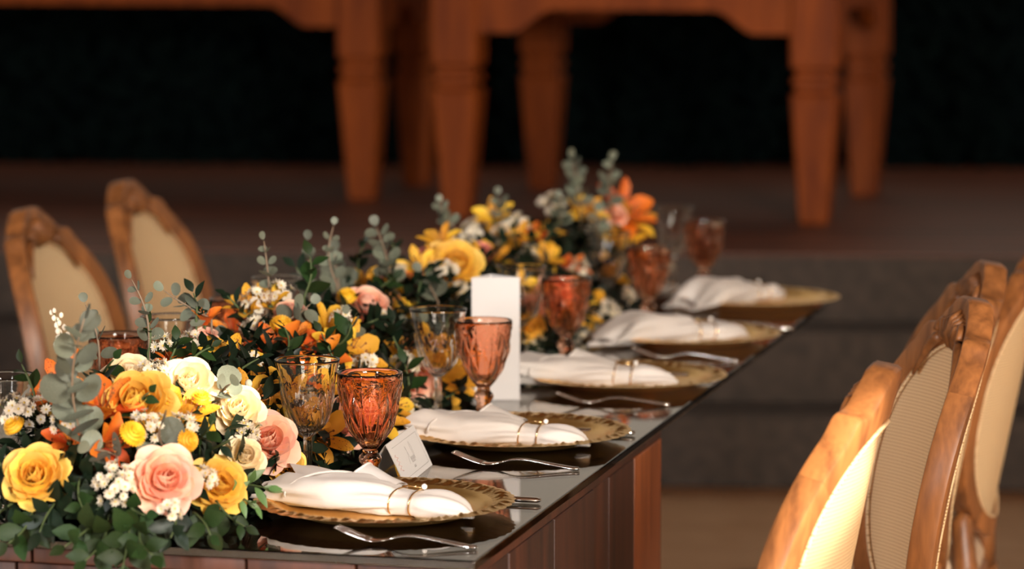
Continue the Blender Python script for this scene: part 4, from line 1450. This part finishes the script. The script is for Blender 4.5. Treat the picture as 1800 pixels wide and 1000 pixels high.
# ---- yellow button chrysanthemums
def button_mesh():
    m = MB()
    m.ball((0, 0, .004), .0155, 14, 8, (1, 1, .62))
    rr = random.Random(5)
    for ring_, (n, r, z, up) in enumerate([(26, .0165, .003, .25), (24, .0140, .0085, .6), (18, .0105, .0115, 1.0), (10, .006, .0135, 1.8)]):
        for i in range(n):
            w = 2 * PI * (i + .5 * (ring_ % 2)) / n
            d = V3((math.cos(w), math.sin(w), up)).normalized(); sdir = V3((-math.sin(w), math.cos(w), 0))
            b = V3((math.cos(w) * r * .8, math.sin(w) * r * .8, z))
            L = .0062
            m.add([b - sdir * .0016, b + sdir * .0016, b + d * L + sdir * .0013, b + d * (L * 1.2), b + d * L - sdir * .0013], [(0, 1, 2, 3, 4)])
    return m.me('button_head', M['button'])
BTN = button_mesh()
def button(px, py, size, label, dd=0.0, dirv=None):
    p = on_garland(px, py)
    if dd: p = at_d(px, py, p.y + dd)
    dr = dirv.normalized() if dirv is not None else facing(p, .2, .6, .3)
    s = size * p.y / F / .042
    t = empty('button_chrysanthemum', frame(p, dr, random.uniform(0, 6), s), label, 'flower', 'yellow button chrysanthemums')
    link('flower_head', BTN, t)
    link('stem', MB().tube([(0, 0, 0), (0, .002, -.05)], .0018, 5).me('stem', M['stem']), t)
button(28, 752, 44, 'yellow button flower at the left edge under the white asters', -.02)
button(230, 766, 54, 'yellow button flower left of the big grey leaf', -.04, V3((.55, -.6, .6)))
button(326, 775, 46, 'yellow button flower right of the big grey leaf', -.04, V3((.7, -.7, .2)))
button(494, 576, 46, 'yellow button flower behind the upright orange lily', 0)
button(448, 720, 40, 'yellow button flower above the peach rose by the clear goblet', 0)
button(300, 708, 44, 'yellow button flower on the sunlit mound', -.03)
button(352, 705, 42, 'yellow button flower in sun right of the sunlit mound', -.03)
button(610, 525, 40, 'yellow button flower left of the middle peach rose', 0)
button(310, 606, 24, 'tiny yellow button flower below the far clear goblet', 0)
button(965, 440, 30, 'blurred yellow button flower above the third pink goblet', 0)
button(1050, 520, 26, 'blurred yellow button flower left of the fourth pink goblet', 0)

# ---- white asters
def aster_meshes():
    m = MB()
    n = 17
    for i in range(n):
        w = 2 * PI * i / n
        d = V3((math.cos(w), math.sin(w), .15 + .25 * (i % 2))); sd = V3((-math.sin(w), math.cos(w), 0))
        L = .0096 * (.9 + .2 * ((i * 7) % 5) / 5)
        m.add([d * .002 - sd * .0009, d * .002 + sd * .0009, d * (L * .7) + sd * .0015, d * L, d * (L * .7) - sd * .0015], [(0, 1, 2, 3, 4)])
    a = m.me('aster_rays', M['aster'], False)
    b = MB().ball((0, 0, .0006), .0021, 8, 5, (1, 1, .6)).me('disc', M['aster_disc'])
    return a, b
AR, AD = aster_meshes()
def aster(px, py, size, n, label, dd=0.0, each=20):
    """a spray of small white asters; size = width of the spray in pixels"""
    p = on_garland(px, py)
    if dd: p = at_d(px, py, p.y + dd)
    dr = facing(p, .2, .9, .15)
    k = p.y / F
    rad = size * k / 2
    s = each * k / .0176
    t = empty('aster_spray', frame(p - dr * rad * .6, dr, 0), label, 'flower', 'white aster sprays')
    m = MB()
    for i in range(n):
        q = math.sqrt((i + .5) / n); w = i * 2.39996 + random.uniform(-.3, .3)
        loc = V3((rad * .92 * q * math.cos(w), rad * .92 * q * math.sin(w), rad * (.75 * math.sqrt(max(0, 1 - q * q * .95)) + .15) + random.uniform(-.006, .006)))
        nd = (V3((loc.x, loc.y, rad * .6)).normalized() + V3((random.uniform(-.5, .5), random.uniform(-.5, .5), 0))).normalized()
        o = link('aster', AR, t, frame(loc, nd, random.uniform(0, 6), s * random.uniform(.85, 1.12)))
        link('disc', AD, o)
        m.tube([(0, 0, -rad * .9), loc * .45 + V3((0, 0, -rad * .3)), loc], .0007, 4)
    link('stems', m.me('stems', M['stem']), t)
asl = [
    (548, 705, 44, 8, 'white asters seen through the nearest clear goblet', -.03),
    (1140, 490, 44, 7, 'white asters seen through the fourth pink goblet', -.01),
    (600, 560, 44, 7, 'white asters below the eucalyptus cluster', -.02),
    (575, 640, 40, 7, 'white asters behind the nearest clear goblet rim', -.02),
    (203, 848, 84, 17, 'white aster spray between the front yellow and peach roses', -.04),
    (72, 712, 84, 14, 'white aster spray at the left edge above the button flower', -.02),
    (20, 715, 60, 9, 'white aster spray cut by the left edge', 0),
    (112, 738, 50, 7, 'white aster spray left of the tall eucalyptus foot', -.02),
    (272, 650, 54, 10, 'white aster spray in sun between the two cream roses', -.03),
    (262, 742, 60, 9, 'white asters above the big grey leaf', -.04),
    (325, 742, 44, 7, 'white asters on the sunlit mound beside the golden lily', -.04),
    (365, 840, 40, 6, 'white asters between the peach and sunlit yellow roses', -.04),
    (300, 895, 40, 5, 'white asters peeping out under the front peach rose', -.06),
    (440, 758, 46, 8, 'white asters left of the peach rose by the clear goblet', -.02),
    (430, 695, 50, 8, 'white asters left of the nearest clear goblet bowl', -.01),
    (340, 600, 54, 9, 'white asters in front of the second left chair', 0),
    (285, 600, 44, 7, 'white asters below the far clear goblet', 0),
    (448, 525, 60, 11, 'white aster spray left of the tall thin eucalyptus foot', 0),
    (490, 510, 50, 8, 'white aster spray right of the tall thin eucalyptus', 0),
    (445, 572, 44, 8, 'white asters among dark leaves above the yellow lilies', 0),
    (440, 632, 40, 7, 'white asters above the yellow streaked lily', 0),
    (645, 640, 52, 8, 'white asters just above the nearest pink goblet rim', 0),
    (668, 555, 36, 5, 'white asters below the middle peach rose', 0),
    (755, 690, 56, 10, 'white asters around the second clear goblet stem', 0),
    (722, 730, 60, 11, 'white aster spray right of the nearest pink goblet', 0),
    (715, 640, 50, 8, 'white asters left of the second clear goblet', 0),
    (780, 470, 44, 8, 'blurred white asters on the big yellow rose', -.03),
    (812, 508, 40, 7, 'blurred white asters at the top left of the card stand', 0),
    (700, 478, 36, 6, 'blurred white asters left of the orange-tinged lily', 0),
    (832, 402, 56, 9, 'blurred white asters above the big yellow rose', 0),
    (790, 425, 40, 7, 'blurred white asters left above the big yellow rose', 0),
    (885, 405, 44, 7, 'blurred white asters left of the far orange lily', 0),
    (930, 445, 44, 7, 'blurred white asters above the third clear goblet', 0),
    (975, 355, 50, 8, 'blurred white asters left of the far eucalyptus pair', 0),
    (915, 390, 40, 7, 'blurred white asters above the far orange lily', 0),
    (1020, 470, 44, 7, 'blurred white asters left of the fourth clear goblet', 0),
    (1065, 555, 70, 12, 'blurred white asters between the third and fourth pink goblets', 0),
    (1025, 595, 50, 8, 'blurred white asters beside the third pink goblet stem', 0),
    (940, 608, 50, 8, 'blurred white asters low right of the white card stand', 0),
    (1050, 395, 40, 6, 'blurred white asters below the far yellow lily', 0),
    (1100, 520, 44, 7, 'blurred white asters left of the fourth pink goblet stem', 0),
]
for (x, y, s, n, lab, dd) in asl: aster(x, y, s * 1.06, int(n * 1.25), lab, dd)

# ---- spires of white buds
def bud_spire(b, tp, n, label):
    base = on_garland(*b); tip = at_d(tp[0], tp[1], base.y)
    t = empty('bud_spire', Matrix.Translation(base), label, 'flower', 'spires of white buds')
    ax = tip - base
    link('stem', MB().tube([V3((0, .02, -.06)), V3((0, 0, 0)), ax * .5, ax], [.0012, .0012, .001, .0006], 5).me('stem', M['stem']), t)
    bm_ = MB().ball((0, 0, 0), .0046, 8, 6, (1, 1, 1.3)).me('bud', M['bud'])
    for i in range(n):
        q = .1 + .9 * i / (n - 1); w = i * 2.4
        r = random.uniform(.004, .017) * (1 - .6 * q)
        link('bud', bm_, t, Matrix.Translation(ax * q + V3((math.cos(w) * r, math.sin(w) * r, .002))) @ Matrix.Scale(1.15 - .55 * q, 4))
bud_spire((128, 660), (95, 548), 24, 'spire of white buds in front of the leftmost chair')
bud_spire((420, 680), (408, 655), 8, 'small sprig of green-white buds left of the clear goblet')

# ------------------------------------------------------------------ added roof out of view, its gaps placed for the sun patches
gaps = []
def gap(p, a, b):
    h = roof_hit(p)
    gaps.append((h.x - a, h.x + a, h.y - b, h.y + b))
gap(on_garland(372, 705), .085, .085)
gap(at_z(1468, 880, .85), .12, .24)
xs = sorted({-12, 12} | {g[0] for g in gaps} | {g[1] for g in gaps})
ys = sorted({-8, 11.0} | {g[2] for g in gaps} | {g[3] for g in gaps})
rm = MB()
for i in range(len(xs) - 1):
    for j in range(len(ys) - 1):
        cx, cy = (xs[i] + xs[i + 1]) / 2, (ys[j] + ys[j + 1]) / 2
        if any(g[0] < cx < g[1] and g[2] < cy < g[3] for g in gaps): continue
        rm.box(xs[i], xs[i + 1], ys[j], ys[j + 1], ROOFZ, ROOFZ + .03)
struct('sun_mask_roof', rm.me('sun_mask_roof', M['sun_mask_roof'], False))
